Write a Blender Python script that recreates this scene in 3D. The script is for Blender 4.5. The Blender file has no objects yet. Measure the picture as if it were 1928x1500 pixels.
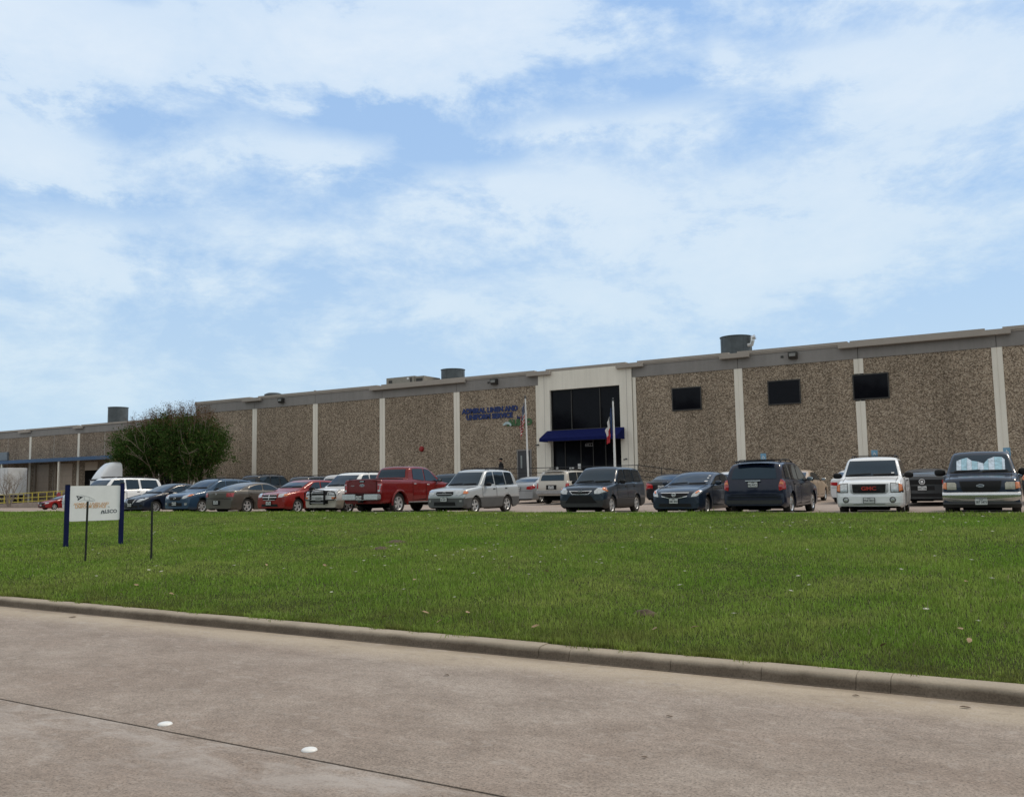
import bpy, bmesh, math, random
import numpy as np
from mathutils import Vector, Matrix, noise as mnoise
from mathutils.bvhtree import BVHTree

# ------------------------------------------------------------------ camera, sky, sun, exposure
SC = bpy.context.scene
COL = SC.collection
E = 1.6                                   # eye height above the road (road is z = 0)
cam = bpy.data.objects.new('camera', bpy.data.cameras.new('camera'))
COL.objects.link(cam)
R3 = Matrix(((0.857502, 0.064924, 0.510368), (0.514215, -0.076309, -0.85426), (-0.016516, 0.994968, -0.09882)))
cam.matrix_world = Matrix.Translation((0, 0, E)) @ R3.to_4x4()
cam.data.sensor_width = 36; cam.data.lens = 31.0
cam.data.clip_start = .05; cam.data.clip_end = 6000
SC.camera = cam

SUN_EL, SUN_AZ = math.radians(50), math.radians(35)     # azimuth from +Y towards +X: behind the building
W = bpy.data.worlds.new("World"); SC.world = W; W.use_nodes = True
def setup_world():
    nt = W.node_tree; nt.nodes.clear(); N = nt.nodes; L = nt.links
    def mth(op, a, b=None, c=None, clamp=False):
        n = N.new('ShaderNodeMath'); n.operation = op; n.use_clamp = clamp
        for i, v in enumerate((a, b, c)):
            if v is None: continue
            if isinstance(v, (int, float)): n.inputs[i].default_value = v
            else: L.new(v, n.inputs[i])
        return n.outputs[0]
    sky = N.new('ShaderNodeTexSky'); sky.sky_type = 'NISHITA'; sky.sun_disc = False
    sky.sun_elevation = SUN_EL; sky.sun_rotation = SUN_AZ
    sky.air_density = 1.2; sky.dust_density = .6; sky.ozone_density = 2.0
    tc = N.new('ShaderNodeTexCoord')
    # heading turned so that 0 is where the camera looks
    ya = 0.5385
    sep = N.new('ShaderNodeSeparateXYZ'); L.new(tc.outputs['Generated'], sep.inputs[0])
    X, Y, Z = sep.outputs
    c, s = math.cos(ya), math.sin(ya)
    rx = mth('ADD', mth('MULTIPLY', X, c), mth('MULTIPLY', Y, s))
    ry = mth('ADD', mth('MULTIPLY', X, -s), mth('MULTIPLY', Y, c))
    az = mth('ARCTAN2', rx, ry); el = mth('ARCSINE', Z)
    zz = mth('MAXIMUM', Z, 0.0)
    den = mth('ADD', zz, 0.16)
    cb = N.new('ShaderNodeCombineXYZ')
    L.new(mth('DIVIDE', rx, den), cb.inputs[0]); L.new(mth('DIVIDE', ry, den), cb.inputs[1]); cb.inputs[2].default_value = 3.7
    def noise(scale, detail, rough, vec, stretch=None, dist=0, w=0):
        n = N.new('ShaderNodeTexNoise'); n.inputs['Scale'].default_value = scale
        n.inputs['Detail'].default_value = detail; n.inputs['Roughness'].default_value = rough
        n.inputs['Distortion'].default_value = dist
        m = N.new('ShaderNodeMapping'); L.new(vec, m.inputs[0])
        m.inputs['Scale'].default_value = stretch or (1, 1, 1); m.inputs['Location'].default_value = (w, w * .7, w * .3)
        L.new(m.outputs[0], n.inputs['Vector']); return n.outputs['Fac']
    n1 = noise(1.15, 9, .62, cb.outputs[0], (1, 1.0, 1), .25)
    n2 = noise(6.5, 10, .66, tc.outputs['Generated'], (1, 1, 2.1), .15, 5.1)
    n3 = noise(3.2, 6, .6, tc.outputs['Generated'], (1, 1, 2.2), 0, 1.7)
    wx = mth('MULTIPLY', mth('SUBTRACT', n3, .5), .30)
    wy = mth('MULTIPLY', mth('SUBTRACT', n2, .5), .10)
    az2 = mth('ADD', az, wx); el2 = mth('ADD', el, wy)
    blobs = [  # px, py, sx, sy, strength
        (640, 60, 330, 95, .55), (900, 40, 260, 110, .50), (150, 160, 240, 85, .60), (0, 130, 170, 150, .35), (40, 340, 120, 70, .45),
        (560, 300, 230, 42, .62), (1010, 350, 190, 50, .55), (1380, 400, 330, 75, .50), (700, 440, 520, 70, .35),
        (1860, 240, 280, 90, .60), (1640, 175, 110, 30, .35), (1080, 235, 120, 20, .35), (530, 205, 50, 22, .35),
        (1290, 250, 130, 40, .32), (1420, 135, 60, 35, .34), (1900, 60, 260, 60, .35), (1500, 40, 200, 60, .22),
        (250, 500, 400, 60, .32), (960, 560, 300, 40, .30), (1500, 520, 420, 70, .34), (1750, 360, 150, 40, .3),
        (620, 215, 330, 34, -.45), (1120, 120, 190, 60, -.35), (200, 65, 60, 30, -.40), (150, 280, 170, 28, -.40),
        (130, 410, 230, 22, -.35), (880, 285, 110, 26, -.35), (1330, 60, 190, 70, -.30), (1290, 180, 180, 26, -.25)]
    tot = None
    for (px, py, sx, sy, a) in blobs:
        a0 = (px - 964) / 1660 * .97; e0 = (915 - py) / 1660 * .97; sa = sx / 1660; se = sy / 1660
        u = mth('DIVIDE', mth('SUBTRACT', az2, a0), sa); v = mth('DIVIDE', mth('SUBTRACT', el2, e0), se)
        q = mth('EXPONENT', mth('MULTIPLY', mth('ADD', mth('MULTIPLY', u, u), mth('MULTIPLY', v, v)), -1.0))
        q = mth('MULTIPLY', q, a)
        tot = q if tot is None else mth('ADD', tot, q)
    f1 = mth('MULTIPLY', mth('SUBTRACT', n1, .5), 1.4)
    f2 = mth('MULTIPLY', mth('SUBTRACT', n2, .5), 2.5)
    cov = mth('ADD', mth('ADD', mth('ADD', tot, f1), f2), .22)
    rear = mth('MULTIPLY_ADD', mth('ABSOLUTE', az), 1.3, -.95, clamp=True)      # overcast away from the view
    high = mth('MULTIPLY_ADD', el, 2.2, -1.35, clamp=True)
    oc = mth('MAXIMUM', rear, high)
    front = mth('MULTIPLY_ADD', oc, .7, cov)
    mask = mth('MULTIPLY_ADD', front, 1.75, -.16, clamp=True)
    mask = mth('SMOOTH_MIN', mask, 1.0, .15)
    bright = mth('MULTIPLY_ADD', mth('ADD', tot, mth('MULTIPLY', f2, 1.0)), .62, .22, clamp=True)
    def mix(f, a, b, mode='MIX'):
        m = N.new('ShaderNodeMix'); m.data_type = 'RGBA'; m.blend_type = mode; m.clamp_factor = True
        if isinstance(f, (int, float)): m.inputs['Factor'].default_value = f
        else: L.new(f, m.inputs['Factor'])
        for k, v in ((6, a), (7, b)):
            if isinstance(v, tuple): m.inputs[k].default_value = (*v, 1)
            else: L.new(v, m.inputs[k])
        return m.outputs[2]
    K = 10.0
    def col(r, g, b): return (r * K, g * K, b * K)
    base = mix(.80, sky.outputs[0], col(.325, .545, .935))          # thin high veil over the clear sky
    cloud = mix(bright, col(.56, .72, .93), col(.80, .88, .985))
    out = mix(mask, base, cloud)
    out = mix(mth('MULTIPLY', oc, .85), out, col(.80, .78, .74))
    hz = mth('EXPONENT', mth('MULTIPLY', mth('MAXIMUM', el, 0.0), -3.8))
    out = mix(mth('MULTIPLY', hz, .95), out, col(.615, .785, .885))
    # ground side of the dome
    low = mth('MULTIPLY', mth('MINIMUM', Z, 0.0), -12, clamp=True)
    out = mix(low, out, col(.25, .27, .24))
    bg = N.new('ShaderNodeBackground'); bg.inputs['Strength'].default_value = 0.1
    L.new(out, bg.inputs['Color'])
    o = N.new('ShaderNodeOutputWorld'); L.new(bg.outputs[0], o.inputs[0])
setup_world()
sun = bpy.data.objects.new('sun', bpy.data.lights.new('sun', 'SUN')); COL.objects.link(sun)
sun.data.energy = 1.65; sun.data.angle = math.radians(11); sun.data.color = (1, .88, .72)
sd = Vector((math.sin(SUN_AZ) * math.cos(SUN_EL), math.cos(SUN_AZ) * math.cos(SUN_EL), math.sin(SUN_EL)))
sun.rotation_euler = sd.to_track_quat('Z', 'Y').to_euler()
SC.view_settings.view_transform = 'Standard'; SC.view_settings.look = 'None'
SC.view_settings.exposure = 0; SC.view_settings.gamma = 1; SC.view_settings.use_curve_mapping = False

# ------------------------------------------------------------------ materials
def new_mat(name):
    m = bpy.data.materials.new(name); m.use_nodes = True
    return m, m.node_tree.nodes['Principled BSDF'], m.node_tree
def mixn(nt, fac, a, b, mode='MIX'):
    m = nt.nodes.new('ShaderNodeMix'); m.data_type = 'RGBA'; m.blend_type = mode
    if isinstance(fac, (int, float)): m.inputs[0].default_value = fac
    else: nt.links.new(fac, m.inputs[0])
    for k, v in ((6, a), (7, b)):
        if isinstance(v, tuple): m.inputs[k].default_value = (*v[:3], 1)
        else: nt.links.new(v, m.inputs[k])
    return m.outputs[2]
def noi(nt, scale, detail=4, rough=.55, vec='Object', stretch=(1, 1, 1), dist=0):
    tc = nt.nodes.new('ShaderNodeTexCoord') if vec != 'World' else nt.nodes.new('ShaderNodeNewGeometry')
    mp = nt.nodes.new('ShaderNodeMapping'); mp.inputs['Scale'].default_value = stretch
    nt.links.new(tc.outputs['Object' if vec != 'World' else 'Position'], mp.inputs[0])
    n = nt.nodes.new('ShaderNodeTexNoise'); n.inputs['Scale'].default_value = scale; n.inputs['Detail'].default_value = detail
    n.inputs['Roughness'].default_value = rough; n.inputs['Distortion'].default_value = dist
    nt.links.new(mp.outputs[0], n.inputs['Vector']); return n.outputs['Fac']
def ramp(nt, fac, stops):
    r = nt.nodes.new('ShaderNodeValToRGB'); nt.links.new(fac, r.inputs[0])
    el = r.color_ramp.elements
    while len(el) < len(stops): el.new(.5)
    for e, (p, c) in zip(el, stops):
        e.position = p; e.color = (c, c, c, 1) if isinstance(c, (int, float)) else (*c, 1)
    return r.outputs[0]
def bump(nt, bsdf, h, strength=.3, dist=.01):
    b = nt.nodes.new('ShaderNodeBump'); b.inputs['Strength'].default_value = strength; b.inputs['Distance'].default_value = dist
    nt.links.new(h, b.inputs['Height']); nt.links.new(b.outputs[0], bsdf.inputs['Normal'])
def simple(name, c, rough=.6, metal=0, coat=0, var=.15, scale=3, spec=.5):
    m, b, nt = new_mat(name)
    n = noi(nt, scale, 5, .6)
    f = ramp(nt, n, [(.3, 1 - var), (.7, 1 + var * .6)])
    nt.links.new(mixn(nt, 1.0, tuple(c), f, 'MULTIPLY'), b.inputs['Base Color'])
    b.inputs['Roughness'].default_value = rough; b.inputs['Metallic'].default_value = metal
    b.inputs['Coat Weight'].default_value = coat; b.inputs['Coat Roughness'].default_value = .06
    b.inputs['Specular IOR Level'].default_value = spec
    return m
_paints = {}
def paint(c, rough=.38, metal=.0):
    k = (c, rough, metal)
    if k in _paints: return _paints[k]
    m, b, nt = new_mat('car_paint')
    n = noi(nt, 2.5, 6, .65); g = noi(nt, 38, 3, .6)
    dust = mixn(nt, ramp(nt, n, [(.42, 0), (.75, .05)]), tuple(c), (.16, .14, .12))
    nt.links.new(dust, b.inputs['Base Color'])
    b.inputs['Metallic'].default_value = metal
    b.inputs['Coat Weight'].default_value = .65; b.inputs['Specular IOR Level'].default_value = .10
    nt.links.new(ramp(nt, n, [(.3, .04), (.8, .16)]), b.inputs['Coat Roughness'])
    nt.links.new(ramp(nt, g, [(.3, rough - .06), (.7, rough + .08)]), b.inputs['Roughness'])
    _paints[k] = m; return m
M = {}
def build_mats():
    M['glass'] = simple('car_glass', (.010, .018, .028), .04, 0, 0, .2, 2, .60); M['glass'].node_tree.nodes['Principled BSDF'].inputs['Specular Tint'].default_value = (.55, .78, 1, 1)
    M['tint'] = simple('tinted_glass', (.006, .006, .009), .05, 0, 0, .2, 2, .10)
    M['black'] = simple('black_plastic', (.010, .010, .011), .6, spec=.25)
    M['dark'] = simple('dark_gap', (.006, .006, .006), .9, spec=.1)
    M['rubber'] = simple('rubber', (.022, .021, .020), .85, var=.3, scale=14)
    M['chrome'] = simple('chrome', (.66, .67, .68), .16, .8, var=.08)
    M['alloy'] = simple('alloy', (.50, .51, .52), .35, .35, var=.2, scale=9)
    M['hub'] = simple('hubcap_silver', (.38, .39, .40), .38, .5, var=.2, scale=9)
    M['lamp'] = simple('headlamp_lens', (.50, .52, .53), .08, .55, 1, .35, 16)
    M['lampdull'] = simple('hazed_headlamp', (.42, .40, .33), .25, .1, .6, .25, 12)
    M['amber'] = simple('amber_lens', (.72, .20, .05), .15, 0, 1, .2, 20)
    M['red'] = simple('red_lens', (.42, .012, .014), .12, 0, 1, .35, 18)
    M['plate'] = simple('licence_plate', (.62, .64, .64), .4, var=.1, scale=30)
    M['plateink'] = simple('plate_ink', (.03, .035, .05), .5)
    M['white'] = simple('white_paint', (.72, .73, .73), .45, var=.1)
    M['clad'] = simple('grey_cladding', (.085, .088, .09), .6)
    M['cladd'] = simple('dark_cladding', (.025, .026, .028), .55)
    M['gmcred'] = simple('red_letters', (.45, .03, .02), .3, coat=.5)
    M['navyshade'] = simple('oval_badge', (.01, .02, .06), .2, coat=1)
build_mats()

# ------------------------------------------------------------------ mesh helpers
class MB:
    def __init__(s): s.v = []; s.f = []
    def add(s, v, f):
        o = len(s.v); s.v += [tuple(p) for p in v]; s.f += [tuple(i + o for i in q) for q in f]; return s
    def box(s, x0, x1, y0, y1, z0, z1):
        return s.add([(x0,y0,z0),(x1,y0,z0),(x1,y1,z0),(x0,y1,z0),(x0,y0,z1),(x1,y0,z1),(x1,y1,z1),(x0,y1,z1)],
                     [(0,3,2,1),(4,5,6,7),(0,1,5,4),(1,2,6,5),(2,3,7,6),(3,0,4,7)])
    def bbox(s, x0, x1, y0, y1, z0, z1, b=.01):      # box with chamfered edges
        bm = bmesh.new(); bmesh.ops.create_cube(bm, size=1)
        for v in bm.verts: v.co = Vector(((x0+x1)/2 + v.co.x*(x1-x0), (y0+y1)/2 + v.co.y*(y1-y0), (z0+z1)/2 + v.co.z*(z1-z0)))
        bmesh.ops.bevel(bm, geom=bm.edges[:], offset=b, segments=2, affect='EDGES', clamp_overlap=True)
        bm.verts.index_update(); s.add([v.co[:] for v in bm.verts], [[v.index for v in f.verts] for f in bm.faces]); bm.free(); return s
    def tube(s, pts, r, n=8, cap=True):
        pts = [Vector(p) for p in pts]; rs = r if isinstance(r, (list, tuple)) else [r] * len(pts)
        rings = []; up = None
        for i, p in enumerate(pts):
            d = (pts[min(i+1, len(pts)-1)] - pts[max(i-1, 0)])
            if d.length < 1e-9: d = Vector((0, 0, 1))
            d.normalize()
            if up is None:
                up = Vector((0, 0, 1)) if abs(d.z) < .9 else Vector((1, 0, 0))
            a = d.cross(up); a = a.normalized() if a.length > 1e-5 else d.orthogonal().normalized()
            b = a.cross(d).normalized(); up = b
            rings.append([p + (a*math.cos(t) + b*math.sin(t)) * rs[i] for t in [2*math.pi*k/n for k in range(n)]])
        v = [q for rg in rings for q in rg]; f = []
        for i in range(len(rings)-1):
            for k in range(n): f.append((i*n+k, i*n+(k+1) % n, (i+1)*n+(k+1) % n, (i+1)*n+k))
        if cap: f.append(tuple(range(n))[::-1]); f.append(tuple((len(rings)-1)*n+k for k in range(n)))
        return s.add(v, f)
    def lathe(s, prof, n=24, c=(0, 0, 0), axis='z', cap=True):   # prof: (radius, height)
        v = []; f = []
        for (r, h) in prof:
            for k in range(n):
                t = 2*math.pi*k/n; a, b = r*math.cos(t), r*math.sin(t)
                p = (a, b, h) if axis == 'z' else (h, a, b) if axis == 'x' else (a, h, b)
                v.append((p[0]+c[0], p[1]+c[1], p[2]+c[2]))
        for i in range(len(prof)-1):
            for k in range(n): f.append((i*n+k, i*n+(k+1) % n, (i+1)*n+(k+1) % n, (i+1)*n+k))
        if cap and prof[0][0] > 1e-4: f.append(tuple(range(n))[::-1])
        if cap and prof[-1][0] > 1e-4: f.append(tuple((len(prof)-1)*n+k for k in range(n)))
        return s.add(v, f)
    def prism(s, poly, axis, a, b):        # poly in the two other axes
        n = len(poly)
        def P(u, v, w): return (w, u, v) if axis == 'x' else (u, w, v) if axis == 'y' else (u, v, w)
        return s.add([P(u, v, a) for u, v in poly] + [P(u, v, b) for u, v in poly],
                     [tuple(range(n))[::-1], tuple(range(n, 2*n))] + [(i, (i+1) % n, (i+1) % n + n, i + n) for i in range(n)])
    def build(s, name, mat, parent=None, smooth=False, angle=40, merge=False):
        me = bpy.data.meshes.new(name)
        bm = bmesh.new()
        vs = [bm.verts.new(p) for p in s.v]
        for q in s.f:
            if len(set(q)) < 3: continue
            try: bm.faces.new([vs[i] for i in q])
            except ValueError: pass
        if merge: bmesh.ops.remove_doubles(bm, verts=bm.verts, dist=.0008); bmesh.ops.dissolve_degenerate(bm, edges=bm.edges, dist=.0005)
        bmesh.ops.recalc_face_normals(bm, faces=bm.faces)
        if smooth:
            for f_ in bm.faces: f_.smooth = True
            lim = math.radians(angle)
            for e in bm.edges:
                if len(e.link_faces) == 2 and e.calc_face_angle(0) > lim: e.smooth = False
        bm.to_mesh(me); bm.free()
        me.materials.append(mat)
        o = bpy.data.objects.new(name, me); COL.objects.link(o)
        if parent: o.parent = parent
        return o
def obj_from(name, me, mat, parent=None):
    me.materials.clear(); me.materials.append(mat)
    o = bpy.data.objects.new(name, me); COL.objects.link(o); o.parent = parent; return o
def tag(o, label=None, cat=None, group=None, kind=None):
    if label: o['label'] = label
    if cat: o['category'] = cat
    if group: o['group'] = group
    if kind: o['kind'] = kind
    return o
def thing(name, label, cat, loc=(0, 0, 0), rz=0, group=None):
    o = bpy.data.objects.new(name, None); COL.objects.link(o); o.location = loc; o.rotation_euler = (0, 0, rz)
    return tag(o, label, cat, group)
def text_mesh(name, body, size, mat, parent, loc, rot, extrude=.004, sx=1, offset=0, shear=0, align='CENTER'):
    cu = bpy.data.curves.new('txt', 'FONT'); cu.body = body; cu.size = size; cu.extrude = extrude
    cu.align_x = align; cu.align_y = 'CENTER'; cu.offset = offset; cu.shear = shear; cu.resolution_u = 3
    t = bpy.data.objects.new('txt', cu); COL.objects.link(t)
    dg = bpy.context.evaluated_depsgraph_get()
    me = bpy.data.meshes.new_from_object(t.evaluated_get(dg))
    bpy.data.objects.remove(t); bpy.data.curves.remove(cu)
    me.transform(Matrix.Diagonal((sx, 1, 1, 1)))
    o = obj_from(name, me, mat, parent); o.location = loc; o.rotation_euler = rot
    return o
def lerp_poly(pts, x):
    if x <= pts[0][0]: return pts[0][1]
    for (a, b), (c, d) in zip(pts, pts[1:]):
        if x <= c: return b + (d-b) * (x-a) / (c-a) if c > a else d
    return pts[-1][1]
def chaikin(p, n=2):
    for _ in range(n):
        q = [p[0]]
        for a, b in zip(p, p[1:]):
            q += [(a[0]*.75+b[0]*.25, a[1]*.75+b[1]*.25), (a[0]*.25+b[0]*.75, a[1]*.25+b[1]*.75)]
        q.append(p[-1]); p = q
    return p

# ------------------------------------------------------------------ ground, road, kerb, lawn, car park
def sstep(a, b, x):
    t = min(1, max(0, (x-a)/(b-a))); return t*t*(3-2*t)
def lot_z(x, y):
    return E - 1.09 + (min(y,58)-30)*.0105 - .75 * sstep(-55, -76, x)
def lawn_z(x, y):
    t = min(1, max(0, (y-7.55)/20.8))
    base = .10 + .51*(t**.9)
    und = .03*math.sin(x*.35+1.3)*math.sin(y*.4) + .02*math.sin(x*.9+y*.7)
    return base + und*min(1, (y-7.5)/3)*min(1, (28.4-y)/3)
def grid_obj(name, xs, ys, zf, mat, kind='structure'):
    nx, ny = len(xs), len(ys)
    v = [(x, y, zf(x, y)) for y in ys for x in xs]
    f = [(j*nx+i, j*nx+i+1, (j+1)*nx+i+1, (j+1)*nx+i) for j in range(ny-1) for i in range(nx-1)]
    me = bpy.data.meshes.new(name); me.from_pydata(v, [], f)
    for p in me.polygons: p.use_smooth = True
    o = obj_from(name, me, mat); tag(o, kind=kind); return o
def concrete(name, c1, c2, stain, grain=.25, pore=.35):
    m, b, nt = new_mat(name)
    big = noi(nt, .28, 5, .6, 'World', (1, 1.5, 1), .4); mid = noi(nt, 1.7, 6, .62, 'World', (1, 1.3, 1), .3); fine = noi(nt, 60, 5, .75, 'World'); gr = noi(nt, 16, 5, .7, 'World')
    col = mixn(nt, ramp(nt, big, [(.40, 0), (.60, 1)]), c1, c2)
    col = mixn(nt, ramp(nt, mid, [(.40, .0), (.72, .7)]), col, stain)
    col = mixn(nt, 1, col, ramp(nt, fine, [(.36, 1-pore), (.48, 1.0), (.64, 1+grain)]), 'MULTIPLY')
    col = mixn(nt, 1, col, ramp(nt, gr, [(.3, 1-grain*.7), (.7, 1+grain*.4)]), 'MULTIPLY')
    # small dark pits
    vo = nt.nodes.new('ShaderNodeTexVoronoi'); vo.inputs['Scale'].default_value = 9; g = nt.nodes.new('ShaderNodeNewGeometry'); nt.links.new(g.outputs['Position'], vo.inputs['Vector'])
    pit = ramp(nt, vo.outputs['Distance'], [(.03, .62), (.075, 1.0)])
    col = mixn(nt, .7, col, mixn(nt, 1, col, pit, 'MULTIPLY'))
    nt.links.new(col, b.inputs['Base Color']); b.inputs['Roughness'].default_value = .86
    b.inputs['Specular IOR Level'].default_value = .3
    bump(nt, b, fine, .8, .005)
    return m, nt, b
# one sheet to the horizon
m, b, nt = new_mat('field_soil'); n = noi(nt, .05, 6, .6, 'World')
nt.links.new(mixn(nt, n, (.05, .07, .025), (.09, .085, .05)), b.inputs['Base Color']); b.inputs['Roughness'].default_value = .95
grid_obj('ground', list(np.linspace(-2500, 2500, 9)), list(np.linspace(-2500, 2500, 9)), lambda x, y: -.45, m)
m_road, nt_r, b_r = concrete('road_concrete', (.292, .236, .196), (.350, .297, .254), (.205, .163, .132), .32, .50)
def road_extra():      # pale band of fine grit along the gutter
    nt = nt_r; src = b_r.inputs['Base Color'].links[0].from_socket
    g = nt.nodes.new('ShaderNodeNewGeometry'); sp = nt.nodes.new('ShaderNodeSeparateXYZ'); nt.links.new(g.outputs['Position'], sp.inputs[0])
    wob = noi(nt, .9, 4, .6, 'World', (.5, 1, 1))
    a = nt.nodes.new('ShaderNodeMath'); a.operation = 'MULTIPLY_ADD'; nt.links.new(wob, a.inputs[0]); a.inputs[1].default_value = .7; nt.links.new(sp.outputs['Y'], a.inputs[2])
    mr = nt.nodes.new('ShaderNodeMapRange'); mr.inputs['From Min'].default_value = 6.8; mr.inputs['From Max'].default_value = 7.5; mr.interpolation_type = 'SMOOTHSTEP'
    nt.links.new(a.outputs[0], mr.inputs['Value'])
    c = mixn(nt, mr.outputs[0], src, mixn(nt, .55, src, (.50, .42, .31)))
    mr2 = nt.nodes.new('ShaderNodeMapRange'); mr2.inputs['From Min'].default_value = 7.50; mr2.inputs['From Max'].default_value = 7.72
    nt.links.new(a.outputs[0], mr2.inputs['Value'])
    c = mixn(nt, mr2.outputs[0], c, mixn(nt, .6, c, (.14, .11, .085)))
    pal = noi(nt, 2.3, 7, .68, 'World', (.7, 1.5, 1), .8)
    mr3 = nt.nodes.new('ShaderNodeMapRange'); mr3.inputs['From Min'].default_value = 3.1; mr3.inputs['From Max'].default_value = 3.95; nt.links.new(sp.outputs['Y'], mr3.inputs['Value'])
    near = nt.nodes.new('ShaderNodeMath'); near.operation = 'LESS_THAN'; nt.links.new(sp.outputs['Y'], near.inputs[0]); near.inputs[1].default_value = 4.04
    q = nt.nodes.new('ShaderNodeMath'); q.operation = 'MULTIPLY'; nt.links.new(mr3.outputs[0], q.inputs[0]); nt.links.new(near.outputs[0], q.inputs[1])
    q2 = nt.nodes.new('ShaderNodeMath'); q2.operation = 'MULTIPLY'; nt.links.new(q.outputs[0], q2.inputs[0]); nt.links.new(ramp(nt, pal, [(.42, 0), (.62, .75)]), q2.inputs[1])
    c = mixn(nt, q2.outputs[0], c, (.44, .40, .37))
    # scuffed pale patches and darker worn ones, centimetres to decimetres across
    w1 = noi(nt, 5.5, 8, .72, 'World', (.8, 1.3, 1), 1.2); c = mixn(nt, ramp(nt, w1, [(.54, 0), (.66, .45)]), c, (.43, .385, .345))
    w2 = noi(nt, 3.1, 8, .75, 'World', (.7, 1.6, 1), 1.0); c = mixn(nt, ramp(nt, w2, [(.56, 0), (.70, .55)]), c, (.17, .135, .11))
    nt.links.new(c, b_r.inputs['Base Color'])
road_extra()
rd = MB()
rd.box(-300, 200, 4.052, 7.30, -.2, 0)
rd.box(-300, 200, -8, 4.030, -.2, .0)
tag(rd.build('road', m_road), kind='structure')
m_j = simple('joint_filler', (.055, .050, .040), .95, var=.4, scale=12)
tag(MB().box(-300, 200, 4.0301, 4.0519, -.2, -.006).build('road_joint', m_j), kind='structure')
# rolled kerb with saw cuts
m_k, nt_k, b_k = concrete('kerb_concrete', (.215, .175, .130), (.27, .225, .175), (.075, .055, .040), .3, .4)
def kerb_painted_shade():  # face shade and lit top painted into the colour by height
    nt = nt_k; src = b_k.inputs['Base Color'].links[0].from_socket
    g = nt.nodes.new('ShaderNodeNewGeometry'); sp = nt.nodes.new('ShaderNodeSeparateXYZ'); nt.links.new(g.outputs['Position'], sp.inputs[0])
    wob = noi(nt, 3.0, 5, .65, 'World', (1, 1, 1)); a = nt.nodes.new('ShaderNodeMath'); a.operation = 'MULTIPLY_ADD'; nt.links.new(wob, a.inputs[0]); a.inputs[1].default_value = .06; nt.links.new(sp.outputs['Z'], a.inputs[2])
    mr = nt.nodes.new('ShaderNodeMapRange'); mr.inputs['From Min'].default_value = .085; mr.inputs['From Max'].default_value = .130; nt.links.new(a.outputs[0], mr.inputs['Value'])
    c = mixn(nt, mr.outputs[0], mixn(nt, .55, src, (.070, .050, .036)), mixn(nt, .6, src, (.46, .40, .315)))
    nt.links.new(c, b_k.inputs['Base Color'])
kerb_painted_shade()
def kerb():
    prof = [(7.305, .0030), (7.335, .006), (7.348, .035), (7.356, .070), (7.378, .092), (7.41, .101), (7.52, .106), (7.555, .102), (7.56, -.05), (7.305, -.05)]
    cuts = sorted([-4.15, -3.83, -2.85, -2.07, -1.34, -1.09, -.2, .7, 1.9, 3.1] + [-5.6 - k*3.05 for k in range(40)] + [4.5 + 3.05*k for k in range(15)])
    xs = [-130] + [c for c in cuts if c > -130] + [60]
    rnd = random.Random(4)
    for i, (a, b) in enumerate(zip(xs, xs[1:])):
        g = .0022 if -4.3 < b < 0 else .0008
        n = max(1, int((b-a)/.6)); mb = MB()
        st = np.linspace(a+g, b-g, n+1)
        dz = rnd.uniform(-.004, .004)
        v = []; f = []; k = len(prof)
        for s in st:
            for (y, z) in prof: v.append((s, y + rnd.uniform(-.003, .003), z + (dz + rnd.uniform(-.002, .002) if z > .03 else 0)))
        for j in range(n):
            for q in range(k): f.append((j*k+q, j*k+(q+1) % k, (j+1)*k+(q+1) % k, (j+1)*k+q))
        f.append(tuple(range(k))); f.append(tuple(n*k+q for q in range(k)))
        KB.add(v, f)
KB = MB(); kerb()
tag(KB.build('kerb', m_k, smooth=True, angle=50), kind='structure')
# lawn soil
m, b, nt = new_mat('lawn_soil')
n = noi(nt, .6, 6, .65, 'World'); n2 = noi(nt, 30, 4, .7, 'World')
c = mixn(nt, ramp(nt, n, [(.35, 0), (.65, 1)]), (.035, .050, .012), (.050, .055, .018))
c = mixn(nt, 1, c, ramp(nt, n2, [(.3, .6), (.7, 1.3)]), 'MULTIPLY')
nt.links.new(c, b.inputs['Base Color']); b.inputs['Roughness'].default_value = 1; b.inputs['Specular IOR Level'].default_value = .1
bump(nt, b, n2, .8, .02)
lxs = list(np.arange(-130, 60.01, 1.0)); lys = [7.562] + list(np.arange(8, 28.1, .6)) + [28.36]
grid_obj('lawn', lxs, lys, lawn_z, m)
# car park slab
m_lot, nt_l, b_l = concrete('lot_concrete', (.33, .265, .225), (.37, .31, .27), (.25, .20, .165), .2, .3)
grid_obj('car_park', list(np.arange(-190, 80, 3.0)), [28.49, 30, 34, 38, 42, 46, 50, 54, 58, 62, 66, 70, 78, 90, 120, 160], lambda x, y: lot_z(x, min(y, 70)), m_lot)
# kerb at the back of the lawn: painted red at the far end
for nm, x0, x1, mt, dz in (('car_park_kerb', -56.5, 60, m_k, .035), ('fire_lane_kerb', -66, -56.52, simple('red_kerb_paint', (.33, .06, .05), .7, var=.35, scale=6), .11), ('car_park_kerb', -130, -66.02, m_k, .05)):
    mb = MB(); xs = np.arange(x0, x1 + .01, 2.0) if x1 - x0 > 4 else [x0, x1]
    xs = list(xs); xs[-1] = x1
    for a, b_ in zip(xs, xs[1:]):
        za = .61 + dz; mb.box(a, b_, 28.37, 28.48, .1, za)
    tag(mb.build(nm, mt, merge=True), kind='structure')

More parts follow.
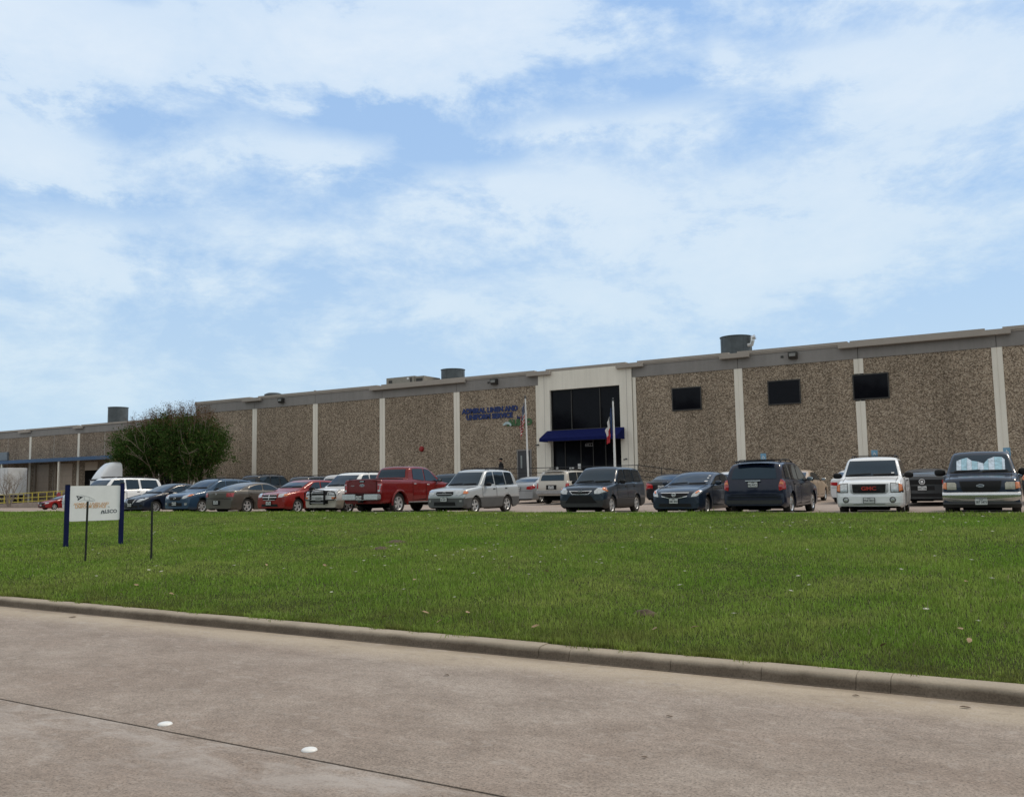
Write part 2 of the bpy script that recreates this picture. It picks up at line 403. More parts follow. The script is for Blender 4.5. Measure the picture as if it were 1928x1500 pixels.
# ------------------------------------------------------------------ grass blades (uncountable: one object)
def grass():
    rng = np.random.default_rng(7)
    m, b, nt = new_mat('grass_blades')
    at = nt.nodes.new('ShaderNodeAttribute'); at.attribute_name = 'rnd'
    big = noi(nt, .33, 5, .65, 'World', (1, 1, 1), .6); mid = noi(nt, 2.2, 4, .6, 'World')
    c = mixn(nt, ramp(nt, big, [(.38, 0), (.62, 1)]), (.195, .355, .042), (.33, .415, .095))
    c = mixn(nt, ramp(nt, mid, [(.40, 0), (.75, .75)]), c, (.115, .235, .026))
    c = mixn(nt, ramp(nt, at.outputs['Fac'], [(.0, 0), (.93, .10), (.97, .85), (1, 1)]), c, (.46, .44, .24))
    dry = noi(nt, .75, 6, .7, 'World', (1, 1.3, 1), .9); c = mixn(nt, ramp(nt, dry, [(.55, 0), (.70, .55)]), c, (.33, .34, .13))
    gp = nt.nodes.new('ShaderNodeNewGeometry'); spp = nt.nodes.new('ShaderNodeSeparateXYZ'); nt.links.new(gp.outputs['Position'], spp.inputs[0])
    mk = nt.nodes.new('ShaderNodeMapRange'); mk.inputs['From Min'].default_value = 9.4; mk.inputs['From Max'].default_value = 7.6; nt.links.new(spp.outputs['Y'], mk.inputs['Value'])
    brn = noi(nt, 1.6, 6, .7, 'World'); mm0 = nt.nodes.new('ShaderNodeMath'); mm0.operation = 'MULTIPLY'; nt.links.new(mk.outputs[0], mm0.inputs[0]); nt.links.new(ramp(nt, brn, [(.38, 0), (.62, .75)]), mm0.inputs[1])
    c = mixn(nt, mm0.outputs[0], c, (.16, .155, .055))
    v = nt.nodes.new('ShaderNodeHueSaturation'); nt.links.new(c, v.inputs['Color'])
    mr = nt.nodes.new('ShaderNodeMapRange'); mr.inputs['To Min'].default_value = .55; mr.inputs['To Max'].default_value = 1.35
    sep = nt.nodes.new('ShaderNodeMath'); sep.operation = 'FRACT'; mm = nt.nodes.new('ShaderNodeMath'); mm.operation = 'MULTIPLY'; mm.inputs[1].default_value = 7.31
    nt.links.new(at.outputs['Fac'], mm.inputs[0]); nt.links.new(mm.outputs[0], sep.inputs[0]); nt.links.new(sep.outputs[0], mr.inputs['Value']); nt.links.new(mr.outputs[0], v.inputs['Value'])
    nt.nodes.remove(b)
    d = nt.nodes.new('ShaderNodeBsdfDiffuse'); t = nt.nodes.new('ShaderNodeBsdfTranslucent'); mx = nt.nodes.new('ShaderNodeMixShader'); mx.inputs[0].default_value = .38
    nt.links.new(v.outputs[0], d.inputs[0]); nt.links.new(v.outputs[0], t.inputs[0]); nt.links.new(d.outputs[0], mx.inputs[1]); nt.links.new(t.outputs[0], mx.inputs[2])
    nt.links.new(mx.outputs[0], nt.nodes['Material Output'].inputs[0])
    P = []
    for i in range(26):
        y0 = 7.53 + i*20.83/26; y1 = y0 + 20.83/26
        ym = (y0+y1)/2; xa = -1.98*ym - 1; xb = .14*ym + 1.2
        nb = 12
        for j in range(nb):
            a = xa + (xb-xa)*j/nb; c_ = xa + (xb-xa)*(j+1)/nb
            dist = math.hypot((a+c_)/2, ym); den = 3000*min(1, (9.0/dist))**1.5
            n = int(den*(c_-a)*(y1-y0))
            P.append(np.stack([rng.uniform(a, c_, n), rng.uniform(y0, y1, n), np.full(n, dist)], 1))
    # fringe leaning over the kerb
    n = 26000; x = rng.uniform(-18, 3, n); tuft = np.clip(np.sin(x*3.1+np.sin(x*7.7)*1.5)+.5*np.sin(x*13.), 0, 1); P.append(np.stack([x, 7.555 - rng.exponential(.030, n)*tuft + rng.uniform(0, .05, n), np.hypot(x, 7.5)], 1))
    # taller, unmown fringe against the far kerb
    n = 30000; x = rng.uniform(-66, 6, n); P.append(np.stack([x, 28.35 - rng.exponential(.12, n), np.hypot(x, 29)*1.0], 1))
    P = np.concatenate(P); x, y, dist = P.T
    t = np.clip((y-7.55)/20.8, 0, 1)
    und = .03*np.sin(x*.35+1.3)*np.sin(y*.4)+.02*np.sin(x*.9+y*.7)
    z = .104+.506*t**.9 + und*np.clip((y-7.5)/3, 0, 1)*np.clip((28.4-y)/3, 0, 1) - .006
    n = len(x)
    # clumping: patchy heights
    cl = .5+.5*np.sin(x*2.3+np.sin(y*1.7)*2)*np.sin(y*2.9+np.sin(x*1.1)*2)
    cl2 = .5+.5*np.sin(x*.7+np.sin(y*.5)*2.2)*np.sin(y*.9+1)
    h = rng.gamma(5, 1/5, n)*(.022+.018*cl+.016*cl2)
    h[-30000:] *= rng.uniform(.9, 1.5, 30000)
    h[-56000:-30000] *= .8
    w = .0030*np.maximum(1, dist/9)**.85*rng.uniform(.7, 1.3, n)
    th = rng.uniform(0, 2*np.pi, n); ln = rng.uniform(0, .9, n)**1.3*h; la = rng.uniform(0, 2*np.pi, n)
    dx, dy = np.cos(th)*w, np.sin(th)*w
    V = np.empty((n, 5, 3)); 
    V[:, 0] = np.stack([x-dx, y-dy, z], 1); V[:, 1] = np.stack([x+dx, y+dy, z], 1)
    mx_, my_ = x+np.cos(la)*ln*.35, y+np.sin(la)*ln*.35
    V[:, 2] = np.stack([mx_+dx*.8, my_+dy*.8, z+h*.6], 1); V[:, 3] = np.stack([mx_-dx*.8, my_-dy*.8, z+h*.6], 1)
    V[:, 4] = np.stack([x+np.cos(la)*ln, y+np.sin(la)*ln, z+h*np.sqrt(np.clip(1-(ln/np.maximum(h, 1e-4))**2*.5, .2, 1))], 1)
    me = bpy.data.meshes.new('grass'); me.vertices.add(n*5); me.vertices.foreach_set('co', V.reshape(-1).astype(np.float32))
    base = np.arange(n)[:, None]*5
    loops = np.concatenate([base+np.array([0, 1, 2, 3]), base+np.array([3, 2, 4])], 1).reshape(-1)
    me.loops.add(n*7); me.loops.foreach_set('vertex_index', loops.astype(np.int32))
    me.polygons.add(n*2)
    ls = np.stack([np.arange(n)*7, np.arange(n)*7+4], 1).reshape(-1); me.polygons.foreach_set('loop_start', ls.astype(np.int32))
    me.update(calc_edges=True)
    at = me.attributes.new('rnd', 'FLOAT', 'POINT'); at.data.foreach_set('value', np.repeat(rng.uniform(0, 1, n), 5).astype(np.float32))
    o = obj_from('grass', me, m); tag(o, 'mown green grass on the lawn between the kerb and the parked cars', 'grass', kind='stuff')
grass()

# ------------------------------------------------------------------ cars
def superbox(mb, c, s, p=3.2, n=10):      # rounded box (mirrors, bags, caps)
    bm = bmesh.new(); bmesh.ops.create_icosphere(bm, subdivisions=3, radius=1)
    for v in bm.verts:
        q = v.co; k = (abs(q.x)**p + abs(q.y)**p + abs(q.z)**p)**(-1/p)
        v.co = Vector((q.x*k*s[0]+c[0], q.y*k*s[1]+c[1], q.z*k*s[2]+c[2]))
    bm.verts.index_update(); mb.add([v.co[:] for v in bm.verts], [[v.index for v in f.verts] for f in bm.faces]); bm.free(); return mb

class Car:
    def __init__(s, name, label, cat, S, loc, rz, group):
        s.S = S; s.root = thing(name, label, cat, loc, rz, group)
        s.L, s.Wd, s.H = S['dim']; s.off = -s.L/2
        s.mp = paint(*S['paint'])
        s.shell(); s.parts()
    # ---- body shell
    def w(s, y):
        L = s.L; h = s.Wd/2; fi, fl = s.S.get('nose', (.13, .5)); ri, rl = s.S.get('tail', (.10, .35))
        k = 1 - fi*max(0, 1-y/fl)**2.3 - ri*max(0, 1-(L-y)/rl)**2.3
        fl_ = s.S.get('flare', .012)
        for a in s.S['ax']: k += fl_*math.exp(-((y-a)/.38)**2)
        return h*k
    def zt(s, y): return lerp_poly(s.top, y)
    def belt(s, y): return lerp_poly(s.S['belt'], y)
    def zs(s, y): return min(s.zt(y), s.belt(y))
    def zlow(s, y):
        L = s.L; g = s.S.get('gc', .17)
        return g + .06*max(0, 1-y/.3) + s.S.get('rearlift', .08)*max(0, 1-(L-y)/.35)
    def xg(s, y, z):
        zs = s.zs(y); return s.w(y)*.93 - s.S.get('tum', .24)*max(0, z-zs) - .05*max(0, z-zs)**2
    def shell(s):
        S = s.S; L = s.L; s.top = chaikin(S['top'], 2)
        ys = set(np.round(np.linspace(0, L, int(L/.09)), 4))
        for e in (.015, .04, .08, .13, .2, .28): ys.add(e); ys.add(round(L-e, 4))
        R = S['R']; AR = R + S.get('gap', .05)
        for a in S['ax']:
            for t in np.linspace(0, math.pi, 17): ys.add(round(a+AR*math.cos(t), 4))
        ys = sorted(ys); ys = [y for i, y in enumerate(ys) if i == 0 or y-ys[i-1] > .004]
        if abs(ys[-1]-L) > .002: ys.append(L)
        bowF, bowR = S.get('bow', (.16, .10)); clad = S.get('clad')
        def section(y):
            w, zl, zs, zt = s.w(y), s.zlow(y), s.zs(y), s.zt(y)
            arch = 0
            for a in S['ax']:
                if abs(y-a) < AR: arch = max(arch, R + math.sqrt(AR*AR-(y-a)**2))
            H = zs-zl
            c1 = clad if clad else zl+.35*H
            c1 = min(c1, zl+.55*H)
            pts = [(w*.90, zl), (w*.97, zl+.05), (w*.992, (zl+c1)/2), (w*1.0, c1), (w*1.002, c1+.004 if clad else c1+.01), (w*.997, c1+(zs-c1)*.35), (w*.988, c1+(zs-c1)*.65), (w*.972, c1+(zs-c1)*.86), (w*.945, c1+(zs-c1)*.965), (w*.915, zs)]
            h = max(0, zt-zs); rr = min(.075, h*.4)
            xb = lambda z: w*.91 - S.get('tum', .24)*(z-zs) - .05*(z-zs)**2
            zz = zt-.02*min(1, h/.1)
            pts += [(xb(zs+.33*h), zs+.33*h), (xb(zs+.66*h), zs+.66*h), (xb(zt-rr)+.0, zt-rr), (xb(zt)-.018*min(1, h/.15), zt-rr*.45), (xb(zt)-.055, zt-rr*.12)]
            cr = S.get('crown', .035) * (1 if h > .05 else .9)
            xe = xb(zt)-.055
            pts += [(xe*.8, zt+cr*.36), (xe*.55, zt+cr*.7), (xe*.28, zt+cr*.92), (0, zt+cr)]
            return [(x, max(z, arch) if arch and z < arch else z) for x, z in pts]
        def bow(x, y, w):
            q = (x/max(w, .1))**2
            return y + bowF*q*max(0, 1-y/1.1)**1.2 - bowR*q*max(0, 1-(L-y)/.9)**1.2
        v = []; f = []; secs = []
        for y in ys:
            p = section(y); w = s.w(y)
            row = [(-x, bow(x, y, w), z) for x, z in p] + [(x, bow(x, y, w), z) for x, z in reversed(p[:-1])]
            secs.append((y, p, w)); v += row
        k = len(row)
        for j in range(len(ys)-1):
            for q in range(k-1): f.append((j*k+q, j*k+q+1, (j+1)*k+q+1, (j+1)*k+q))
        mb = MB(); mb.add(v, f)
        # end faces as grids
        for (y, p, w) in (secs[0], secs[-1]):
            nc = 14; vv = []; ff = []
            for (x, z) in p:
                for c in range(nc+1):
                    xx = -x + 2*x*c/nc; vv.append((xx, bow(xx, y, w), z))
            for j in range(len(p)-1):
                for c in range(nc): ff.append((j*(nc+1)+c, j*(nc+1)+c+1, (j+1)*(nc+1)+c+1, (j+1)*(nc+1)+c))
            mb.add(vv, ff)
        # mesh
        bm = bmesh.new(); vs = [bm.verts.new((p[0], p[1]+s.off, p[2])) for p in mb.v]
        for q in mb.f:
            try: bm.faces.new([vs[i] for i in q])
            except ValueError: pass
        bmesh.ops.remove_doubles(bm, verts=bm.verts, dist=.003)
        bmesh.ops.dissolve_degenerate(bm, edges=bm.edges, dist=.002)
        bmesh.ops.recalc_face_normals(bm, faces=bm.faces)
        s.bvh = BVHTree.FromBMesh(bm)
        for fc in bm.faces: fc.smooth = True
        for e in bm.edges:
            if len(e.link_faces) == 2 and e.calc_face_angle(0) > math.radians(42): e.smooth = False
        def part(nm, sel, mat):
            b2 = bm.copy(); b2.faces.ensure_lookup_table()
            kill = [fc for fc in b2.faces if not sel(fc.calc_center_median().z)]
            bmesh.ops.delete(b2, geom=kill, context='FACES')
            me = bpy.data.meshes.new(nm); b2.to_mesh(me); b2.free(); obj_from(nm, me, mat, s.root)
        if clad:
            part('body', lambda z: z > clad+.001, s.mp); part('cladding', lambda z: z <= clad+.001, S['cladmat'])
        else: part('body', lambda z: True, s.mp)
        bm.free()
        # floor pan and inner wings, so daylight does not show through the arches
        g = S.get('gc', .22); lo = min(g-.04, .19) if s.S['R'] < .41 else .30; u = MB(); u.box(-s.Wd*.36, s.Wd*.36, s.off+.45, -s.off-.45, lo+.03, g+.35)
        u.box(-.30, .25, -s.off-.95, -s.off-.30, lo-.02, lo+.029); u.box(.30, .55, -s.off-2.0, -s.off-.5, lo-.01, lo+.029); u.box(-.5, .5, s.off+.5, s.off+1.3, lo-.03, lo+.029); u.tube([(-s.Wd*.36, s.off+s.S['ax'][1], s.S['R']*.72), (s.Wd*.36, s.off+s.S['ax'][1], s.S['R']*.72)], .07, 8)
        u.box(-s.Wd*.40, s.Wd*.40, s.off+.3, -s.off-.3, g+.36, min(s.zs(L/2), .85)-.04); u.build('floor_pan', M['dark'], s.root)
    # ---- draped panels
    def drape(s, name, mat, poly, side='f', off=.006, parent=None, n=(10, 10), lim=None):
        us, vs_ = [p[0] for p in poly], [p[1] for p in poly]
        vmin, vmax = min(vs_), max(vs_)
        lev = sorted(set([round(v, 5) for v in vs_] + list(np.linspace(vmin, vmax, n[1]+1).round(5))))
        rows = []
        for v in lev:
            vv = min(max(v, vmin+1e-4), vmax-1e-4); xs = []
            for (a, b), (c, d) in zip(poly, poly[1:]+poly[:1]):
                if (b-vv)*(d-vv) < 0: xs.append(a+(c-a)*(vv-b)/(d-b))
            if len(xs) >= 2: rows.append((vv, min(xs), max(xs)))
        V = []; F = []; nc = n[0]; L = s.L
        for (v, a, b) in rows:
            for c in range(nc+1):
                u = a+(b-a)*c/nc
                if side == 'f': o, d = Vector((u, s.off-3, v)), Vector((0, 1, 0))
                elif side == 'r': o, d = Vector((u, -s.off+3, v)), Vector((0, -1, 0))
                elif side == 't': o, d = Vector((u, v+s.off, 5)), Vector((0, 0, -1))
                else:
                    sg = 1 if side == '+' else -1; o, d = Vector((sg*4, u+s.off, v)), Vector((-sg, 0, 0))
                h, nrm, _, _ = s.bvh.ray_cast(o, d)
                if lim and h is not None and (h-o).dot(d) > 3+lim: h = None
                if h is None:
                    tgt = o + d*(3.22 if side in 'fr' else 3.2)
                    h, nrm, _, _ = s.bvh.find_nearest(tgt)
                if nrm.dot(d) > 0: nrm = -nrm
                q = h + nrm*off*.6 - d*off*.6
                V.append(q[:])
        for j in range(len(rows)-1):
            for c in range(nc): F.append((j*(nc+1)+c, j*(nc+1)+c+1, (j+1)*(nc+1)+c+1, (j+1)*(nc+1)+c))
        me = bpy.data.meshes.new(name); me.from_pydata(V, [], F)
        for p in me.polygons: p.use_smooth = True
        o = obj_from(name, me, mat, parent or s.root)
        # orient outwards
        if me.polygons:
            nn = me.polygons[len(me.polygons)//2].normal
            if nn.dot(d) > 0: me.flip_normals()
        return o
    def pair(s, name, mat, poly, side='f', **k):
        a = s.drape(name, mat, poly, side, **k); b = s.drape(name, mat, [(-x, z) for x, z in poly], side, **k); return a, b
    def at(s, side, u, v):
        o, d = ((Vector((u, s.off-3, v)), Vector((0, 1, 0))) if side == 'f' else (Vector((u, -s.off+3, v)), Vector((0, -1, 0))))
        h = s.bvh.ray_cast(o, d)[0]
        return h.y if h else (s.off if side == 'f' else -s.off)
    def parts(s):
        S = s.S; L = s.L
        cy = S['cowl']; ry = S['roof']; by = S['back']      # y of windscreen base, (roof front, roof rear), rear window base
        # windscreen
        zc = s.zt(cy)+.03; z1 = s.zt(ry[0]) - .035; yw = (cy+ry[0])/2
        def hw(z):     # half width of the glasshouse at the windscreen, as seen from the front
            y = cy+(ry[0]-cy)*(z-zc)/(z1-zc); return s.xg(y, z)*.93-.045
        zz = np.linspace(zc, z1, 7)
        poly = [(-hw(z), z) for z in zz] + [(hw(z), z) for z in zz[::-1]]
        ws = s.drape('windscreen', M['glass'], poly, 'f', n=(14, 12), off=.012)
        if S.get('shade'):
            sh = []; zb = zc+.05; top = [(-.9, .62), (-.72, .74), (-.5, .84), (-.32, .62), (-.1, .56), (.12, .42), (.3, .72), (.52, .86), (.8, .82), (.9, .66)]
            sh = [(hw(zb)*-.88, zb)] + [(hw(zb+(z1-zb)*t)*.92*u, zb+(z1-zb)*t) for u, t in top] + [(hw(zb)*.9, zb)]
            for a, b in zip(range(len(top)-1), range(1, len(top))):
                u0, t0 = top[a]; u1, t1 = top[b]; hh = hw((zb+z1)/2)*.95
                s.drape('sunshade', M['shade'] if a % 2 else M['shade2'], [(u0*hh, zb), (u1*hh-.004, zb), (u1*hh-.004, zb+(z1-zb)*t1), (u0*hh, zb+(z1-zb)*t0)], 'f', off=.02, n=(4, 6), parent=ws)
        wy = s.drape('wiper', M['black'], [(-.62*hw(zc)/.7, zc+.0), (-.02, zc+.035), (-.02, zc+.06), (-.6*hw(zc)/.7, zc+.028)], 'f', off=.03, n=(8, 2))
        s.drape('wiper', M['black'], [(.05, zc+.0), (.62*hw(zc)/.7, zc+.02), (.6*hw(zc)/.7, zc+.045), (.05, zc+.035)], 'f', off=.03, n=(8, 2))
        # bonnet shut-line: a dark line across the front edge and the dark cowl at the windscreen foot
        zh = s.zt(.30) + .005; xw = s.w(.3)*.86
        s.drape('bonnet_gap', M['dark'], [(-xw, zh-.10), (-xw*.9, zh-.035), (0, zh-.012), (xw*.9, zh-.035), (xw, zh-.10), (xw*.985, zh-.112), (xw*.89, zh-.048), (0, zh-.024), (-xw*.89, zh-.048), (-xw*.985, zh-.112)], 'f', off=.004, n=(16, 8)) if False else None
        s.drape('cowl', M['black'], [(-hw(zc)*1.0, zc-.035), (-hw(zc), zc+.012), (hw(zc), zc+.012), (hw(zc)*1.0, zc-.035)], 'f', off=.008, n=(14, 3))
        for sg in (-1, 1):
            mb = MB(); pts = []
            for k in range(9):
                y = .18 + (cy-.1-.18)*k/8; x = s.w(y)*.78
                h = s.bvh.ray_cast(Vector((sg*x, y+s.off, 4)), Vector((0, 0, -1)))[0]
                if h: pts.append((h.x, h.y, h.z+.001))
            if len(pts) > 2: mb.tube(pts, .007, 5); mb.build('bonnet_seam', M['dark'], s.root)
        # rear window
        yb = by; zb = s.zt(yb)+.03; z2 = s.zt(ry[1])-.05
        def hr(z):
            y = yb+(ry[1]-yb)*(z-zb)/(z2-zb); return s.xg(y, z)*.93-S.get('rwin', .07)
        zz = np.linspace(zb, z2, 7)
        s.drape('rear_window', M['glass'], [(-hr(z), z) for z in zz] + [(hr(z), z) for z in zz[::-1]], 'r', n=(14, 12), off=.012)
        # side windows and doors
        ztop = lambda y: s.zt(y)-.085
        for sd in '+-':
            for i, (a0, a1, b1, b0) in enumerate(S['win']):        # bottom front, top front, top rear, bottom rear
                n_ = 6; tops = [(a1+(b1-a1)*k/n_, min(ztop(a1+(b1-a1)*k/n_), s.H-.06)) for k in range(n_+1)]
                zb0 = s.belt(a0)+.035; zb1 = s.belt(b0)+.035
                s.drape('side_window', M['glass'], [(a0, zb0)] + tops + [(b0, zb1)], sd, off=.010, n=(10, 8))
            for i, (d0, d1) in enumerate(S['doors']):
                zlo = S.get('gc', .22)+.10; bl = min(s.belt(d0), s.belt(d1))-.01
                po = [(d0, zlo+.02), (d0, bl), (d1, bl)]
                arch = S['ax'][1]-S['R']-.06
                if d1 > arch - .02: po += [(d1, .76), (arch-.03, zlo+.1), (arch-.05, zlo)]
                else: po += [(d1, zlo)]
                cx = sum(p[0] for p in po)/len(po); cz = sum(p[1] for p in po)/len(po)
                if not S.get('clad'):
                    sm = s.drape('door_seam', M['dark'], [(cx+(x-cx)*1.022, cz+(z-cz)*1.02) for x, z in po], sd, off=.003, n=(14, 14))
                    dr = s.drape('door', s.mp, po, sd, off=.007, n=(14, 14))
                    sm.parent = dr
                else:
                    c_ = S['clad']+.03; po = [(x, max(z, c_)) for x, z in ([(d0, c_), (d0, bl), (d1, bl), (d1, c_)])]
                    dr = s.drape('door', s.mp, po, sd, off=.007, n=(10, 8)); sm = s.drape('door_seam', M['dark'], [(d0-.012, c_-.012), (d0-.012, bl+.012), (d1+.012, bl+.012), (d1+.012, c_-.012)], sd, off=.003, n=(10, 8)); sm.parent = dr
                sg = 1 if sd == '+' else -1; hy = d1-.16; hz = bl-.09
                h = s.bvh.ray_cast(Vector((sg*4, hy+s.off, hz)), Vector((-sg, 0, 0)))[0]
                if h:
                    hb = MB(); superbox(hb, (h.x+sg*.012, h.y, hz), (.022, .085, .020), 4); hb.build('handle', S.get('handle', s.mp), dr, True)
            sg = 1 if sd == '+' else -1
            if S.get('mirror', True):
                my = cy+.42; mz = s.belt(my)+.07
                mm = MB(); sc = S.get('mir', 1); superbox(mm, (sg*(s.w(my)*.98+.10*sc), my+s.off, mz), (.115*sc, .07*sc, .078*sc), 3)
                mi = mm.build('mirror', M['black'] if S.get('blackmir', 1) else s.mp, s.root, True)
                st = MB(); st.tube([(sg*s.w(my)*.88, my+s.off, mz-.05), (sg*(s.w(my)*.98+.04), my+s.off, mz-.02)], .022, 6); st.build('mirror_arm', M['black'], mi)
                gm = MB(); superbox(gm, (sg*(s.w(my)*.98+.10*sc), my+s.off+.064*sc, mz), (.095*sc, .012, .062*sc), 3); gm.build('mirror_glass', M['mirr'], mi, True)
        # wheels
        R = S['R']
        for a in S['ax']:
            for sg in (1, -1):
                s.wheel(sg, a, R, S.get('rim', 'alloy'), S.get('spokes', 5))
        # roof rails
        if S.get('rack'):
            r0, r1 = S['rack']
            for sg in (1, -1):
                pts = []
                for k in range(9):
                    y = r0+(r1-r0)*k/8; x = s.xg(y, s.zt(y))*.93 - .05; lift = .07*min(1, 4*min(k/8, 1-k/8)+.12)
                    pts.append((sg*x, y+s.off, s.zt(y)+.012+lift))
                mb = MB(); mb.tube(pts, .018, 8)
                for k in (1, 4, 7): mb.tube([pts[k], (pts[k][0], pts[k][1], pts[k][2]-.08)], .016, 6)
                mb.build('roof_rail', M['black'], s.root, True)
            for t in ((.22, .78) if S.get('cross', True) else ()):
                y = r0+(r1-r0)*t; x = s.xg(y, s.zt(y))*.93-.05; z = s.zt(y)+.075
                mb = MB(); mb.tube([(-x, y+s.off, z), (0, y+s.off, z+.012), (x, y+s.off, z)], .014, 6); mb.build('roof_bar', M['black'], s.root, True)
        # spare details per kind
        for (nm, mt, side, poly, mirrored, off) in S.get('det', []):
            mat = M[mt] if isinstance(mt, str) else mt
            if mirrored: poly = [(x*1.03, z) for x, z in poly]; s.pair(nm, mat, poly, side, off=off, lim=.5)
            else: s.drape(nm, mat, poly, side, off=off)
        if S.get('plate'):
            side, z, txt = S['plate']; sgn = -1 if side == 'f' else 1; y = s.at(side, 0, z) + sgn*S.get('platey', 0)
            px = S.get('platex', 0)
            fr = MB(); fr.bbox(px-.168, px+.168, y+sgn*.030-.006, y+sgn*.030+.006, z-.088, z+.088, .004); fo = fr.build('plate_frame', M['black'], s.root)
            pl = MB(); pl.bbox(px-.152, px+.152, y+sgn*.040-.003, y+sgn*.040+.003, z-.076, z+.076, .002); po = pl.build('licence_plate', M['plate'], s.root)
            rot = (math.radians(90), 0, 0) if side == 'f' else (math.radians(90), 0, math.pi)
            text_mesh('plate_number', txt, .098, M['plateink'], po, (px, y+sgn*.045, z-.014), rot, .001, .72, .0015)
            text_mesh('plate_state', 'TEXAS', .036, M['plateink'], po, (px, y+sgn*.045, z+.055), rot, .001, .9, .001)
        if S.get('extra'): S['extra'](s)
    def wheel(s, sg, a, R, rimname, spokes):
        x = sg*(s.Wd/2-.035); wd = .205 if R < .36 else .235; c = (x-sg*wd/2, a+s.off, R)
        hub = MB(); hub.lathe([(R*.30, -sg*wd*.3), (R*.55, -sg*wd*.3), (R*.55, sg*wd*.12), (.01, sg*wd*.12)], 20, c, 'x')
        wh = hub.build('wheel', M['dark'], s.root, True)
        rr = R*.66
        t = MB(); t.lathe([(rr, -wd*.42), (R*.80, -wd*.5), (R*.95, -wd*.47), (R*.99, -wd*.3), (R, 0), (R*.99, wd*.3), (R*.95, wd*.47), (R*.80, wd*.5), (rr, wd*.43), (rr*.97, wd*.3), (rr*.97, -wd*.3), (rr, -wd*.42)], 36, c, 'x', False)
        t.build('tyre', M['rubber'], wh, True, 30)
        r = MB(); o = sg
        r.lathe([(rr*.90, o*wd*.18), (rr*.99, o*wd*.40), (rr*.965, o*wd*.45), (rr*.87, o*wd*.34), (rr*.86, o*wd*.15), (rr*.90, o*wd*.18)], 36, c, 'x', False)
        r.lathe([(rr*.20, o*wd*.10), (rr*.20, o*wd*.34), (rr*.10, o*wd*.38), (.001, o*wd*.385)], 16, c, 'x')
        for k in range(spokes):
            t_ = 2*math.pi*(k+.3)/spokes; ct, st = math.cos(t_), math.sin(t_); hw_ = rr*(.17 if spokes < 7 else .10)
            def P(rad, tn, xx): return (c[0]+xx, c[1]+rad*ct-tn*st, c[2]+rad*st+tn*ct)
            q = [P(rr*.12, -hw_*.8, o*wd*.33), P(rr*.12, hw_*.8, o*wd*.33), P(rr*.93, hw_, o*wd*.36), P(rr*.93, -hw_, o*wd*.36)]
            q2 = [P(rr*.12, -hw_, o*wd*.16), P(rr*.12, hw_, o*wd*.16), P(rr*.93, hw_*1.3, o*wd*.20), P(rr*.93, -hw_*1.3, o*wd*.20)]
            r.add(q+q2, [(0, 1, 2, 3), (0, 4, 5, 1), (1, 5, 6, 2), (2, 6, 7, 3), (3, 7, 4, 0)])
        r.build('rim', M[rimname], wh, True, 30)

M['mirr'] = simple('mirror_glass', (.35, .42, .48), .05, .9)
M['shade'] = simple('foil_sunshade', (.34, .54, .64), .3, .25, var=.35, scale=9)
M['shade2'] = simple('foil_sunshade_light', (.58, .68, .78), .3, .25, var=.35, scale=9)
NAVY = ((.010, .018, .040), .35, .0); MID = ((.012, .016, .024), .35, .0)
def box_part(c, name, mat, x0, x1, y0, y1, z0, z1, b=.02, parent=None):
    mb = MB(); mb.bbox(x0, x1, y0+c.off, y1+c.off, z0, z1, b); return mb.build(name, mat, parent or c.root, True, 35)
def ring(c, name, mat, side, x, z, rx, rz, th, parent=None, bar=False):
    y = c.at(side, x, z) + (-.02 if side == 'f' else .02); mb = MB(); n = 20
    mb.tube([(x+rx*math.cos(2*math.pi*k/n), y, z+rz*math.sin(2*math.pi*k/n)) for k in range(n+1)], th, 6, False)
    if bar: mb.box(x-rx, x+rx, y-.006, y+.006, z-rz*.22, z+rz*.22)
    return mb.build(name, mat, parent or c.root, True)
def oval(c, side, x, z, rx, rz):
    y = c.at(side, x, z); sg = -1 if side == 'f' else 1; n = 24
    for nm, k, mt, d in (('badge', 1, 'chrome', .012), ('badge_face', .84, 'navyshade', .016)):
        mb = MB(); mb.prism([(x+rx*k*math.cos(2*math.pi*i/n), z+rz*(k if k == 1 else .78)*math.sin(2*math.pi*i/n)) for i in range(n)], 'y', y+sg*.002, y+sg*(.01+d))
        o = mb.build(nm, M[mt], c.root if k == 1 else o0)
        if k == 1: o0 = o
    rot = (math.radians(90), 0, 0) if side == 'f' else (math.radians(90), 0, math.pi)
    t = text_mesh('badge_lettering', 'Ford', rz*1.3, M['chrome'], o0, (x, y+sg*.030, z), rot, .001, 1.0, 0, .3)

def sedan(L, Wd, H, p, hood=.93, **k):
    d = dict(dim=(L, Wd, H), paint=p, R=.325, ax=(.90, L-1.05), belt=[(0, .9), (1.1, hood+.01), (L*.55, hood+.05), (L-.4, hood+.10), (L, hood+.1)],
             top=[(0, .56), (.03, .66), (.12, .73), (.5, hood-.12), (1.15, hood), (1.3, hood+.035), (2.15, H-.11), (2.55, H-.035), (3.0, H-.035), (3.5, H-.10), (L-.62, hood+.19), (L-.45, hood+.14), (L-.10, hood+.11), (L-.02, hood+.04), (L, hood-.05)],
             cowl=1.3, roof=(2.2, 3.45), back=L-.60, tum=.30,
             win=[(1.55, 2.16, 2.62, 2.62), (2.70, 2.70, 3.42, 3.62)], doors=[(1.42, 2.64), (2.67, 3.62)], bow=(.17, .13), nose=(.09, .5), tail=(.08, .4), blackmir=0)
    d.update(k); return d
